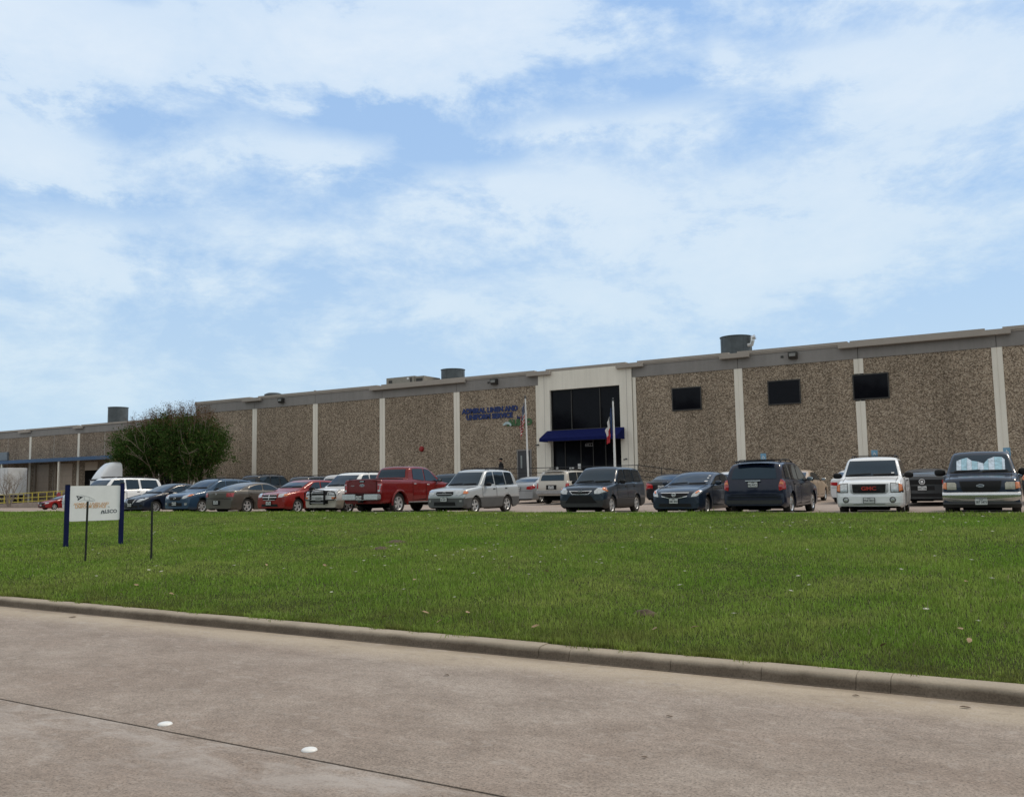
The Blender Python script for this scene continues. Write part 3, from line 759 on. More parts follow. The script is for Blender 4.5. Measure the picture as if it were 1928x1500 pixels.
def suv(L, Wd, H, p, hood=1.1, **k):
    d = dict(dim=(L, Wd, H), paint=p, R=.36, ax=(.92, L-1.05), gc=.23, belt=[(0, .95), (1.1, hood+.01), (L*.55, hood+.03), (L, hood+.06)],
             top=[(0, hood-.36), (.03, hood-.24), (.10, hood-.15), (.28, hood-.08), (1.18, hood), (1.32, hood+.04), (1.92, H-.085), (2.2, H-.035), (3.4, H-.035), (L-.50, H-.07), (L-.28, H-.13), (L-.10, hood+.10), (L-.05, hood-.02), (L-.01, hood-.1), (L, hood-.30)],
             cowl=1.32, roof=(1.95, L-.26), back=L-.09, tum=.20, rwin=.10,
             win=[(1.62, 2.02, 2.42, 2.42), (2.50, 2.50, 3.24, 3.30), (3.36, 3.32, L-.52, L-.42)], doors=[(1.42, 2.46), (2.49, 3.38)], bow=(.12, .06), nose=(.055, .35), tail=(.04, .22), crown=.03, handle=M['black'])
    d.update(k); return d
YF = 28.55
GF = 'cars parked nose or tail to the lawn'; GB = 'cars parked in the row nearest the building'
def park(name, label, cat, S, x, y, rear, group, turn=0, zs=1):
    L = S['dim'][0]; cy = y + L/2; c = Car(name, label, cat, S, (x, cy, lot_z(x, cy)), (math.pi if rear else 0) + math.radians(turn), group); c.root.scale = (1, 1, zs); return c
def sym(pts): return [(-x, z) for x, z in pts[::-1]] + pts
CH = 'chrome'
# -- white large SUV with a roof bag
def x_exped(c):
    mb = MB()
    for s_ in (-1, 1):
        pass
    box_part(c, 'sunroof_deflector', M['black'], -.55, .55, 2.1, 2.25, c.H+.0, c.H+.05, .01)
park('large_suv', 'white full-size SUV with roof rails, behind the yard sign', 'SUV',
     suv(5.25, 2.0, 1.92, ((.78, .80, .82), .35), hood=1.18, R=.40, ax=(1.0, 4.05), det=[
      ('headlight', 'lamp', 'f', [(.58, .82), (.60, .98), (.90, .98), (.92, .84)], True, .012), ('grille', 'black', 'f', sym([(.52, .80), (.52, 1.0)]), False, .012),
      ('bumper', CH, 'f', sym([(.9, .50), (.9, .68)]), False, .03)],
      win=[(1.55, 2.02, 2.62, 2.62), (2.74, 2.74, 3.52, 3.56), (3.70, 3.66, 4.72, 4.86)], doors=[(1.4, 2.68), (2.71, 3.60)], extra=x_exped, rack=(2.3, 4.7), plate=('f', .62, 'CWP 4417')), -44.95, YF+.2, False, GF)
def truck(x, y):
    z0 = lot_z(x, y); t = thing('truck', 'white heavy truck cab with a tall wind fairing, its top showing behind the white SUV', 'truck', (x, y, z0), math.radians(-12))
    wp = paint((.78, .80, .82), .35)
    MB().bbox(-.62, .62, -2.6, -.75, .75, 1.75, .14).build('bonnet', wp, t, True, 35)
    MB().bbox(-1.12, 1.12, -.85, 1.1, .85, 2.55, .10).build('cab', wp, t, True, 35)
    MB().bbox(-1.2, 1.2, -2.75, -2.45, .45, .80, .06).build('bumper', M['chrome'], t, True)
    MB().box(-.5, .5, -2.625, -2.601, .85, 1.6).build('grille', M['black'], t)
    MB().prism([(-.87, 1.85), (-.80, 2.50), (-.78, 2.50), (-.85, 1.85)], 'x', -1.0, 1.0).build('windscreen', M['glass'], t)
    for sg in (-1, 1):
        MB().bbox(sg*1.14-.03, sg*1.14+.03, -.45, .35, 1.75, 2.35, .02).build('side_window', M['glass'], t)
        mb = MB(); mb.bbox(sg*1.42-.08, sg*1.42+.08, -.75, -.70, 1.6, 2.35, .02); mb.tube([(sg*1.1, -.7, 2.3), (sg*1.42, -.72, 2.3)], .02, 6); mb.build('mirror', M['black'], t)
        fd = MB(); fd.bbox(sg*.92-.26, sg*.92+.26, -2.5, -.9, .70, 1.25, .12); fo = fd.build('wing', wp, t, True, 35)
        MB().bbox(sg*.92-.16, sg*.92+.16, -2.54, -2.49, .90, 1.12, .02).build('headlight', M['lamp'], fo)
        for yy in (-1.75, 2.4, 3.7): w_ = MB(); w_.lathe([(.25, -.15), (.50, -.15), (.52, 0), (.50, .15), (.25, .15)], 22, (sg*.98, yy, .52), 'x'); w_.build('wheel', M['rubber'], t, True)
    MB().box(-.45, .45, -.5, 4.3, .62, .84).build('chassis', M['dark'], t)
    n = 18; V_ = []; F = []                          # fairing: sloping rounded shell
    for i in range(n+1):
        u = i/n; yy = -.80 + 1.75*u; hh = 1.42*math.sin(min(1, u*1.35)*math.pi/2)**.75; ww = .93 + .10*u
        for k in range(13):
            a_ = math.pi*k/12; c, s_ = math.cos(a_), math.sin(a_)
            V_.append((ww*math.copysign(abs(c)**.5, c), yy, 2.56 + max(.02, hh)*abs(s_)**.45))
    for i in range(n):
        for k in range(12): F.append((i*13+k, i*13+k+1, (i+1)*13+k+1, (i+1)*13+k))
    F.append(tuple(n*13+k for k in range(13))); F.append(tuple(range(13)))
    mb = MB(); mb.add(V_, F); mb.build('wind_fairing', wp, t, True, 50)
    MB().box(-.95, .95, -.99, -.79, 2.44, 2.56).build('sun_visor', M['black'], t)
truck(-67.6, 46.3)
park('sedan', 'near-black sedan with large swept headlights, beside the white full-size SUV', 'sedan',
     sedan(4.46, 1.72, 1.52, ((.008, .014, .030), .35), hood=.97, rim='hub', spokes=9, det=[
      ('headlight', 'lamp', 'f', [(.40, .60), (.50, .74), (.70, .83), (.80, .80), (.78, .70), (.60, .60)], True, .012),
      ('grille', 'black', 'f', sym([(.10, .52), (.27, .60), (.30, .74)]), False, .010), ('grille_trim', CH, 'f', [(.16, .50), (.20, .50), (.36, .74), (.31, .74)], True, .018),
      ('intake', 'black', 'f', sym([(.50, .30), (.46, .42)]), False, .010), ('fog_lamp_recess', 'black', 'f', [(.58, .34), (.60, .46), (.74, .46), (.74, .36)], True, .010)], plate=('f', .45, 'DGT 2841')), -39.65, YF, False, GF)
park('compact_suv', 'steel-blue compact SUV facing the lawn, beside the near-black sedan', 'SUV',
     suv(4.60, 1.84, 1.71, ((.030, .068, .125), .33, .25), hood=1.07, rim='alloy', spokes=6, R=.35, gc=.20, top= [(0, .70), (.03, .80), (.10, .88), (.35, .97), (1.0, 1.06), (1.15, 1.10), (1.95, 1.60), (2.35, 1.675), (3.5, 1.66), (4.1, 1.60), (4.35, 1.50), (4.5, 1.15), (4.55, 1.0), (4.59, .9), (4.6, .75)], det=[
      ('headlight', 'lamp', 'f', [(.46, .74), (.50, .86), (.66, .95), (.86, .96), (.84, .84), (.62, .74)], True, .012), ('turn_signal', 'amber', 'f', [(.74, .84), (.74, .93), (.86, .95), (.85, .85)], True, .020),
      ('grille', 'black', 'f', sym([(.36, .66), (.44, .82)]), False, .010), ('lower_grille', 'black', 'f', sym([(.50, .38), (.48, .54)]), False, .010),
      ('fog_lamp', 'lamp', 'f', [(.62, .42), (.62, .54), (.76, .54), (.76, .44)], True, .010)], extra=lambda c: ring(c, 'badge', M['chrome'], 'f', 0, .76, .07, .045, .010), plate=('f', .50, 'BK4 V310'), rack=(2.1, 4.0), cross=False), -36.25, YF, False, GF)
park('sedan', 'grey-bronze sedan parked tail to the lawn with square red tail lamps', 'sedan',
     sedan(5.08, 1.89, 1.48, ((.105, .095, .082), .34, .3), hood=1.0, rim='alloy', spokes=5, R=.36, ax=(.95, 4.0), top=[(0, .66), (.03, .76), (.12, .84), (.5, .92), (1.5, .99), (1.65, 1.02), (2.35, 1.38), (2.75, 1.455), (3.3, 1.44), (3.9, 1.30), (4.42, 1.10), (4.6, 1.085), (4.98, 1.08), (5.06, 1.04), (5.08, .94)],
      cowl=1.65, roof=(2.4, 3.75), back=4.42, win=[(1.9, 2.4, 2.95, 2.95), (3.03, 3.03, 3.6, 3.95)], doors=[(1.8, 2.98), (3.01, 3.95)], det=[
      ('tail_lamp', 'red', 'r', [(.60, .80), (.61, .98), (.88, .98), (.88, .80)], True, .014), ('lid_gap', 'dark', 'r', sym([(.48, .755), (.50, .765)]), False, .012),
      ('bumper_gap', 'dark', 'r', sym([(.86, .70), (.86, .713)]), False, .010), ('plate_recess', 'black', 'r', sym([(.26, .42), (.26, .62)]), False, .008)],
      extra=lambda c: ring(c, 'badge', M['chrome'], 'r', 0, .93, .05, .03, .010), plate=('r', .54, '67F SH2')), -33.3, YF, True, GF)
park('hatchback', 'red hatchback with chrome cross-bar grille facing the lawn', 'hatchback',
     suv(4.41, 1.80, 1.55, ((.24, .014, .010), .30, .1), hood=1.02, R=.34, gc=.22, belt=[(0, .9), (1.1, 1.03), (2.4, 1.04), (4.4, 1.10)], rim='alloy', spokes=5, top=[(0, .72), (.03, .82), (.10, .90), (.35, .96), (.95, 1.02), (1.1, 1.06), (1.85, 1.44), (2.2, 1.515), (3.2, 1.50), (3.9, 1.40), (4.1, 1.3), (4.3, 1.05), (4.38, .95), (4.41, .75)],
      det=[('headlight', 'lamp', 'f', [(.50, .76), (.50, .90), (.74, .94), (.86, .90), (.84, .80), (.66, .76)], True, .012), ('turn_signal', 'amber', 'f', [(.76, .81), (.77, .90), (.86, .89), (.84, .81)], True, .020),
      ('grille', 'black', 'f', sym([(.36, .64), (.45, .72), (.42, .86)]), False, .010), ('grille_trim', CH, 'f', sym([(.44, .745), (.44, .775)]), False, .02), ('grille_trim', CH, 'f', sym([(.022, .645), (.022, .86)]), False, .02), ('grille_trim', CH, 'f', sym([(.41, .865), (.42, .885)]), False, .02),('grille_trim', CH, 'f', sym([(.38, .63), (.36, .65)]), False, .02),
      ('intake', 'black', 'f', sym([(.52, .34), (.48, .46)]), False, .010)], plate=('f', .50, 'TXH 7Z9')), -29.85, YF, False, GF)
def brush_guard(c):
    mb = MB(); y = -.10 + c.off
    for sg in (-1, 1):
        mb.bbox(sg*.40-.035, sg*.40+.035, y-.03, y+.06, .42, 1.03, .015)
        mb.tube([(sg*.40, y, 1.0), (sg*.60, y+.03, 1.0), (sg*.86, y+.14, .95), (sg*.90, y+.18, .78), (sg*.84, y+.12, .62), (sg*.40, y, .60)], .024, 8)
    mb.tube([(-.40, y, 1.02), (0, y, 1.04), (.40, y, 1.02)], .026, 8)
    mb.build('brush_guard', M['black'], c.root, True)
    m2 = MB()
    for z in (.92, .72, .62, .50): m2.tube([(-.40, y, z), (.40, y, z)], .018, 8)
    m2.build('guard_bars', M['hub'], c.root, True)
park('suv', 'white SUV with a black brush guard, mostly hidden behind the red pickup', 'SUV',
     suv(4.85, 1.87, 1.82, ((.76, .77, .77), .35), hood=1.14, R=.38, rim='chrome', spokes=5, rack=(2.3, 4.3), clad=.60, cladmat=simple('beige_lower_paint', (.42, .39, .33), .4), det=[
      ('headlight', 'lamp', 'f', [(.50, .84), (.50, .98), (.80, 1.01), (.86, .96), (.85, .84)], True, .012), ('grille', 'black', 'f', sym([(.44, .82), (.44, .98)]), False, .010),
      ('lamp_surround', 'black', 'f', [(.47, .815), (.47, 1.005), (.82, 1.035), (.885, .98), (.88, .815)], True, .006),
      ('turn_signal', 'amber', 'f', [(.66, .66), (.66, .74), (.86, .74), (.86, .67)], True, .012), ('lower_grille', 'black', 'f', sym([(.52, .46), (.50, .62)]), False, .012)], extra=brush_guard, plate=('f', .66, 'LJB 0952')), -26.95, YF+.1, False, GF)
# -- red crew-cab pickup, tail to the lawn
def x_pickup(c):
    L = c.L
    b = MB(); b.bbox(-.98, -.22, L-.06+c.off, L+.20+c.off, .58, .80, .03); b.bbox(.22, .98, L-.06+c.off, L+.20+c.off, .58, .80, .03); b.bbox(-.24, .24, L-.06+c.off, L+.17+c.off, .56, .73, .02); b.build('rear_bumper', M['chrome'], c.root, True, 35)
    box_part(c, 'bumper_step', M['black'], -.95, .95, L-.02, L+.19, .80, .82, .005)
    box_part(c, 'tailgate_seam', M['dark'], -.74, .74, L-.02, L+.012, .86, .875, .002); 
    tg = c.drape('tailgate', c.mp, sym([(.74, .87), (.74, 1.345)]), 'r', off=.014, n=(14, 10))
    c.drape('tailgate_gap', M['dark'], sym([(.758, .855), (.758, 1.36)]), 'r', off=.004, n=(14, 10)).parent = tg
    box_part(c, 'tailgate_handle', M['black'], -.15, .15, L-.01, L+.03, 1.255, 1.345, .012, tg)
    box_part(c, 'handle_bar', M['chrome'], -.11, .11, L+.02, L+.04, 1.29, 1.32, .006, tg)
    for sg in (-1, 1):
        R = c.S['R']
        for a in c.S['ax']:
            fl = MB(); n = 14; pts_o = []; 
            for k in range(n+1):
                t = math.radians(-8) + math.radians(196)*k/n; pts_o.append((a+c.off+(R+.10)*math.cos(t), R+(R+.10)*math.sin(t)))
            xo = sg*(c.w(a)*1.0+.012)
            fl.tube([(xo, y, z) for y, z in pts_o], .045, 8)
            fl.build('wheel_arch_flare', c.mp, c.root, True)
        st = MB(); st.bbox(sg*.88 if sg > 0 else -1.0, 1.0 if sg > 0 else -.88, 1.6+c.off, 4.0+c.off, .42, .48, .02); st.build('side_step', M['hub'], c.root, True)
    oval(c, 'r', 0, 1.15, .125, .055)
    text_mesh('tailgate_lettering', 'F-150', .075, M['chrome'], tg, (.52, L+.022+c.off, 1.13), (math.radians(90), 0, math.pi), .002)
    ml = MB()
    for xx in (.12, .25): ml.bbox(xx-.035, xx+.035, 3.80+c.off, 3.88+c.off, c.H-.02, c.H+.03, .01)
    box_part(c, 'bed_cover', M['black'], -.84, .84, 4.2, 5.78, 1.36, 1.405, .01)
    box_part(c, 'hitch', M['black'], -.06, .06, L-.05, L+.22, .46, .54, .01)
park('pickup', 'red crew-cab pickup truck backed up to the lawn, tailgate showing', 'pickup',
     suv(5.89, 2.03, 1.95, ((.165, .007, .007), .28, .15), hood=1.22, R=.415, ax=(1.0, 4.68), gc=.42, gap=.07, rim='alloy', spokes=6, tum=.22,
      top=[(0, .85), (.03, 1.0), (.10, 1.1), (.3, 1.17), (1.3, 1.23), (1.45, 1.28), (2.2, 1.82), (2.6, 1.905), (3.5, 1.905), (3.80, 1.86), (3.98, 1.40), (4.04, 1.37), (5.80, 1.37), (5.87, 1.365), (5.89, 1.33)],
      belt=[(0, 1.0), (1.2, 1.24), (2.3, 1.27), (3.9, 1.33), (5.89, 1.36)], cowl=1.45, roof=(2.25, 3.74), back=3.975, rwin=.10, bow=(.13, .02), tail=(.02, .1), rearlift=0, nose=(.10, .4),
      win=[(1.75, 2.3, 2.72, 2.72), (2.80, 2.80, 3.55, 3.62)], doors=[(1.62, 2.76), (2.79, 3.72)], handle=M['chrome'],
      det=[('tail_lamp', 'red', 'r', [(.80, .86), (.80, 1.24), (.97, 1.24), (.97, .86)], True, .016), ('lamp_trim', CH, 'r', [(.82, 1.16), (.82, 1.185), (.96, 1.185), (.96, 1.16)], True, .03), ('lamp_trim', CH, 'r', [(.90, .90), (.93, 1.17), (.96, 1.17), (.93, .90)], True, .03), ('lamp_trim', CH, 'r', [(.82, .89), (.82, .97), (.90, .97), (.90, .89)], True, .028)],
      extra=x_pickup, platey=.20, plate=('r', .66, 'HC7 5604')), -24.5, YF+.1, True, GF, 0, 1.05)
# side tail lamps wrap handled by the rear corners; nudge the plate out to the bumper
park('suv', 'silver SUV with grey lower cladding facing the lawn, nose beside the red pickup', 'SUV',
     suv(4.40, 1.82, 1.81, ((.46, .49, .51), .34, .35), hood=1.08, R=.355, clad=.66, cladmat=M['clad'], rim='alloy', spokes=5, rack=(2.1, 3.8), det=[
      ('headlight', 'lamp', 'f', [(.46, .77), (.48, .90), (.70, .96), (.88, .93), (.87, .80), (.66, .76)], True, .012), ('turn_signal', 'amber', 'f', [(.80, .80), (.80, .92), (.88, .91), (.87, .81)], True, .020),
      ('grille', 'black', 'f', sym([(.30, .74), (.42, .80), (.40, .90)]), False, .010), ('grille_trim', CH, 'f', sym([(.40, .905), (.40, .935)]), False, .014), ('grille_slat', 'alloy', 'f', sym([(.36, .80), (.36, .815)]), False, .018),
      ('intake', 'black', 'f', sym([(.52, .36), (.50, .50)]), False, .012), ('fog_lamp', 'lamp', 'f', [(.66, .50), (.66, .58), (.76, .58), (.76, .50)], True, .012)],
      extra=lambda c: ring(c, 'badge', M['chrome'], 'f', 0, .85, .065, .045, .009), plate=('f', .60, 'JW 6491')), -20.25, YF, False, GF)
def x_crv(c):
    y = c.at('f', 0, .86)-.02; mb = MB()
    for sg in (-1, 1): mb.bbox(sg*.045-.011, sg*.045+.011, y-.008, y+.02, .815, .905, .004)
    mb.bbox(-.04, .04, y-.008, y+.02, .850, .870, .003); mb.build('badge', M['chrome'], c.root)
park('suv', 'dark navy compact SUV with rounded headlights facing the lawn in front of the entrance', 'SUV',
     suv(4.57, 1.79, 1.77, ((.020, .034, .055), .33, .2), hood=1.09, R=.345, clad=.56, cladmat=M['cladd'], rim='alloy', spokes=5, det=[
      ('headlight', 'lamp', 'f', [(.52, .76), (.50, .86), (.62, .98), (.84, .99), (.86, .80), (.70, .76)], True, .012), ('turn_signal', 'amber', 'f', [(.76, .93), (.78, .985), (.86, .98), (.86, .84)], True, .020),
      ('grille', 'black', 'f', sym([(.30, .76), (.40, .88)]), False, .010), ('grille_trim', CH, 'f', [(.07, .845), (.07, .865), (.42, .875), (.42, .85)], True, .022), ('grille_trim', CH, 'f', [(.28, .74), (.30, .74), (.44, .87), (.41, .87)], True, .020), ('grille_trim', CH, 'f', sym([(.29, .74), (.29, .755)]), False, .02),
      ('lower_grille', 'black', 'f', sym([(.62, .44), (.40, .70)]), False, .010), ('intake_lip', 'cladd', 'f', sym([(.66, .30), (.62, .42)]), False, .012)], extra=x_crv), -14.4, YF, False, GF, 3)
def stickers(c):
    z0 = c.zt(c.S['cowl'])+.10
    for z, w_ in ((z0, .05), (z0+.11, .03), (z0+.19, .035)): c.drape('windscreen_sticker', M['white'], [(.60-w_, z), (.60-w_, z+.03), (.60+w_, z+.03), (.60+w_, z)], 'f', off=.02, n=(3, 2))
def x_alt(c):
    stickers(c); ring(c, 'badge', M['chrome'], 'f', 0, .69, .065, .055, .012, bar=True)
park('sedan', 'dark navy sedan with thin chrome grille bars and white windscreen stickers facing the lawn', 'sedan',
     sedan(4.82, 1.80, 1.50, ((.014, .026, .048), .33, .2), hood=.98, rim='hub', spokes=7, top=[(0, .60), (.03, .70), (.12, .78), (.45, .88), (1.2, .97), (1.4, 1.01), (2.2, 1.39), (2.6, 1.465), (3.1, 1.465), (3.7, 1.37), (4.3, 1.14), (4.5, 1.09), (4.75, 1.07), (4.81, .98), (4.82, .86)], cowl=1.4, roof=(2.25, 3.55), back=4.3, det=[
      ('headlight', 'lamp', 'f', [(.56, .62), (.60, .72), (.74, .86), (.84, .85), (.84, .74), (.72, .63)], True, .012), ('turn_signal', 'amber', 'f', [(.66, .74), (.73, .83), (.80, .82), (.72, .73)], True, .020),
      ('grille', 'black', 'f', sym([(.20, .56), (.42, .64), (.47, .755)]), False, .010), ('grille_trim', CH, 'f', sym([(.50, .745), (.50, .768)]), False, .020), ('grille_trim', CH, 'f', [(.16, .57), (.16, .592), (.44, .655), (.44, .632)], True, .020), ('grille_trim', CH, 'f', sym([(.16, .565), (.16, .585)]), False, .018),
      ('intake', 'black', 'f', sym([(.60, .29), (.55, .40)]), False, .010)], extra=x_alt, plate=('f', .485, 'CMH 8007')), -10.75, YF, False, GF)
def x_van(c):
    box_part(c, 'spoiler', c.mp, -.62, .62, c.L-.50, c.L-.16, c.H-.075, c.H-.035, .015)
    box_part(c, 'lid_bar', M['chrome'], -.25, .25, c.L-.03, c.L+.01, 1.11, 1.135, .005)
    box_part(c, 'bumper_step', c.mp, -.86, .86, c.L-.08, c.L+.05, .60, .66, .02)
park('minivan', 'dark navy minivan parked tail to the lawn with tall red tail lamps', 'minivan',
     suv(5.05, 2.01, 1.80, ((.009, .014, .034), .30, .1), hood=1.08, R=.37, gc=.24, rim='chrome', spokes=5, rwin=.12, top=[(0, .72), (.03, .82), (.10, .90), (.35, .98), (1.1, 1.07), (1.3, 1.12), (2.2, 1.66), (2.6, 1.74), (3.9, 1.74), (4.45, 1.70), (4.72, 1.64), (4.96, 1.16), (5.0, 1.04), (5.04, .95), (5.05, .7)],
      cowl=1.3, roof=(2.2, 4.70), back=4.96, belt=[(0, .95), (1.2, 1.09), (2.6, 1.10), (5.05, 1.16)], win=[(1.7, 2.25, 2.80, 2.80), (2.88, 2.88, 3.66, 3.70), (3.78, 3.74, 4.40, 4.50)], doors=[(1.55, 2.83), (2.86, 3.74)], rack=(2.6, 4.4), det=[
      ('tail_lamp', 'red', 'r', [(.80, .80), (.78, .98), (.84, 1.16), (.97, 1.10), (.99, .84)], True, .014), ('tail_lamp_top', 'amber', 'r', [(.80, 1.00), (.83, 1.09), (.92, 1.07), (.92, .99)], True, .022),
      ('lid_gap', 'dark', 'r', sym([(.74, .665), (.74, .68)]), False, .010), ('lower_bumper', 'cladd', 'r', sym([(.90, .38), (.90, .50)]), False, .012)], extra=x_van, plate=('r', 1.0, 'PKJ 4HC1'), crown=.035), -8.05, YF, True, GF)
def x_gmc(c):
    y = c.at('f', 0, .82)
    box_part(c, 'front_bumper', c.mp, -.88, .88, -.09, .12, .34, .64, .05)
    box_part(c, 'bumper_trim', M['hub'], -.45, .45, -.105, -.07, .36, .385, .008)
    g = MB()
    for k in range(6): g.box(-.46, .46, y-.005, y+.03, .70+.040*k, .712+.040*k)
    g.build('grille_mesh', M['cladd'], c.root)
    text_mesh('badge_lettering', 'GMC', .155, M['gmcred'], c.root, (0, y-.04, .825), (math.radians(90), 0, 0), .008, 1.25, .004)
    for sg in (-1, 1):
        f = MB(); f.lathe([(.001, -.1), (.055, -.102), (.085, -.10), (.095, -.085), (.095, -.05)], 20, (sg*.66, c.off, .485), 'y'); 
        fo = f.build('fog_lamp', M['clad'], c.root, True)
        f2 = MB(); f2.lathe([(.001, -.118), (.05, -.112), (.06, -.10)], 16, (sg*.66, c.off, .485), 'y'); f2.build('fog_lens', M['lamp'], fo, True)
    st = c.drape('windscreen_sticker', M['white'], [(.58, 1.27), (.58, 1.31), (.66, 1.31), (.66, 1.27)], 'f', off=.02, n=(3, 2))
park('suv', 'white SUV with a black grille and red badge letters, seen nearly head-on', 'SUV',
     suv(4.86, 1.94, 1.84, ((.80, .82, .84), .35), hood=1.14, R=.38, gc=.23, rim='alloy', spokes=6, rack=(2.3, 4.3), mir=1.15, det=[
      ('grille_surround', 'hub', 'f', sym([(.44, .66), (.53, .70), (.55, .97)]), False, .008), ('grille', 'black', 'f', sym([(.40, .69), (.46, .72), (.48, .95)]), False, .014),
      ('lamp_surround', 'black', 'f', [(.585, .70), (.585, .995), (.90, .985), (.93, .70)], True, .006), ('headlight', 'lamp', 'f', [(.60, .72), (.60, .975), (.80, .965), (.80, .72)], True, .014), ('turn_signal', 'amber', 'f', [(.81, .73), (.81, .965), (.895, .955), (.905, .74)], True, .014)],
      extra=x_gmc, platey=.095, plate=('f', .47, 'YNR 0833')), -4.75, YF+.12, False, GF, 4.5)
def x_ford(c):
    b = MB()
    n = 20; prof = []
    for k in range(n+1):
        x = -1.0+2.0*k/n; y = -.12 + .20*(abs(x)/1.0)**2.4; prof.append((x, y))
    for (z0, z1, nm, mt, d) in ((.41, .69, 'front_bumper', 'chrome', .0), (.24, .41, 'bumper_valance', 'cladd', .03)):
        v = []; f = []
        for (x, y) in prof:
            v += [(x, y+c.off+d+.09, z0), (x, y+c.off+d+.05, z0+(z1-z0)*.25), (x, y+c.off+d-.005, z0+(z1-z0)*.62), (x, y+c.off+d+.005, z1-.04), (x, y+c.off+d+.05, z1), (x, y+c.off+.4, z1), (x, y+c.off+.4, z0)]
        for i in range(n):
            for q in range(7): f.append((i*7+q, i*7+(q+1) % 7, (i+1)*7+(q+1) % 7, (i+1)*7+q))
        f.append(tuple(range(7))); f.append(tuple(n*7+q for q in range(7)))
        mb = MB(); mb.add(v, f); mb.build(nm, M[mt], c.root, True, 45)
    oval(c, 'f', 0, .87, .10, .042)
    yp = -.12+c.off
    fr = MB(); fr.bbox(-.155, .155, yp-.03, yp-.01, .33, .49, .004); p = fr.build('licence_plate', M['plate'], c.root)
    text_mesh('plate_number', 'SBT 3473', .10, M['plateink'], p, (0, yp-.034, .400), (math.radians(90), 0, 0), .001, .72, .0015)
    text_mesh('plate_state', 'TEXAS', .036, M['plateink'], p, (0, yp-.034, .467), (math.radians(90), 0, 0), .001, .9, .001)
park('suv', 'dark blue full-size SUV with a foil sunshade behind its windscreen, at the right edge', 'SUV',
     suv(5.2, 2.04, 1.92, ((.016, .028, .052), .33, .2), hood=1.18, R=.39, gc=.24, rim='alloy', spokes=5, shade=True, mir=1.35, tum=.22, det=[
      ('headlight', 'lampdull', 'f', [(.60, .76), (.60, .93), (.64, .965), (.84, .965), (.84, .76)], True, .014), ('turn_signal', 'amber', 'f', [(.85, .77), (.85, .96), (.955, .96), (.965, .78)], True, .014),
      ('grille', 'black', 'f', sym([(.30, .68), (.46, .71), (.51, .82), (.54, 1.0)]), False, .012)], extra=x_ford), -1.62, YF+.15, False, GF, 1.5)

# ---- the row nearer the building: tails to the aisle
YB = 40.2
def tailS(col_, kind='sedan', **k):
    base = dict(det=[('tail_lamp', 'red', 'r', [(.50, .74), (.52, .90), (.84, .92), (.86, .78)], True, .012), ('bumper_gap', 'dark', 'r', sym([(.8, .66), (.8, .672)]), False, .008)], plate=('r', .80, 'FZR 2280'))
    base.update(k)
    return sedan(4.8, 1.80, base.pop('H', 1.48), col_, **base) if kind == 'sedan' else suv(4.7, 1.86, base.pop('H', 1.78), col_, **base)
SUVT = [('tail_lamp', 'red', 'r', [(.76, .84), (.76, 1.10), (.90, 1.10), (.90, .84)], True, .012), ('bumper', 'clad', 'r', sym([(.84, .46), (.84, .64)]), False, .02)]
park('suv', 'large black SUV, only its long roof showing above the blue and grey-bronze cars', 'SUV', tailS(((.012, .013, .014), .35), 'suv', H=1.98, hood=1.2, det=SUVT, rack=(2.2, 4.2)), -45.2, YB+1, True, GB)
park('sedan', 'dark red sedan, only its roof showing behind the grey-bronze sedan', 'sedan', tailS(((.16, .012, .012), .35), H=1.55), -42.0, YB+1, True, GB)
park('suv', 'dark grey SUV whose roof shows behind the red hatchback', 'SUV', tailS(((.035, .037, .04), .35), 'suv', H=1.80, det=SUVT, rack=(2.2, 4.2)), -40.2, YB+.4, True, GB)
park('suv', 'white SUV with roof rails behind the white SUV with the brush guard', 'SUV', tailS(((.6, .6, .6), .35), 'suv', H=1.86, hood=1.12, det=SUVT, rack=(2.2, 4.3)), -37.1, YB+.2, True, GB)
park('suv', 'dark blue SUV glimpsed between the red pickup and the silver SUV', 'SUV', tailS(((.03, .05, .075), .33), 'suv', H=1.74, det=SUVT), -28.6, YB, True, GB)
park('sedan', 'silver sedan tail-on behind the silver SUV, below the first flagpole', 'sedan', tailS(((.36, .38, .40), .33, .3), rim='alloy', det=[('tail_lamp', 'red', 'r', [(.48, .76), (.50, .90), (.84, .97), (.86, .82), (.76, .74)], True, .014), ('bumper_gap', 'dark', 'r', sym([(.8, .66), (.8, .672)]), False, .008)]), -24.5, YB+1.3, True, GB)
def x_4r(c):
    box_part(c, 'rear_bumper', M['hub'], -.88, .88, c.L-.08, c.L+.10, .52, .70, .03)
    box_part(c, 'spoiler', c.mp, -.60, .60, c.L-.42, c.L-.16, c.H-.06, c.H-.02, .015)
park('suv', 'champagne-white SUV tail-on in front of the entrance, black plate holder', 'SUV', tailS(((.50, .47, .42), .34, .15), 'suv', H=1.76, gc=.36, rim='alloy', plate=('r', .86, '45T LV8'), rack=(2.2, 4.1), extra=x_4r, det=[('tail_lamp', 'red', 'r', [(.78, .80), (.78, 1.06), (.91, 1.06), (.91, .80)], True, .012), ('plate_recess', 'black', 'r', sym([(.30, .75), (.30, .98)]), False, .012), ('star_stickers', 'white', 'r', [(-.55, 1.55), (-.55, 1.59), (-.50, 1.59), (-.50, 1.55)], True, .03)]), -21.75, YB, True, GB)
park('sedan', 'black sedan with a large red tail lamp, below the ramp railing', 'sedan', tailS(((.016, .018, .022), .34), H=1.46, det=[('tail_lamp', 'red', 'r', [(.42, .72), (.44, .92), (.80, 1.0), (.88, .96), (.88, .66), (.76, .66), (.74, .78)], True, .016)]), -15.75, YB, True, GB)
park('sedan', 'white sedan whose roof and rear window show behind the navy sedan', 'sedan', tailS(((.64, .65, .66), .35), H=1.50), -12.75, YB, True, GB)
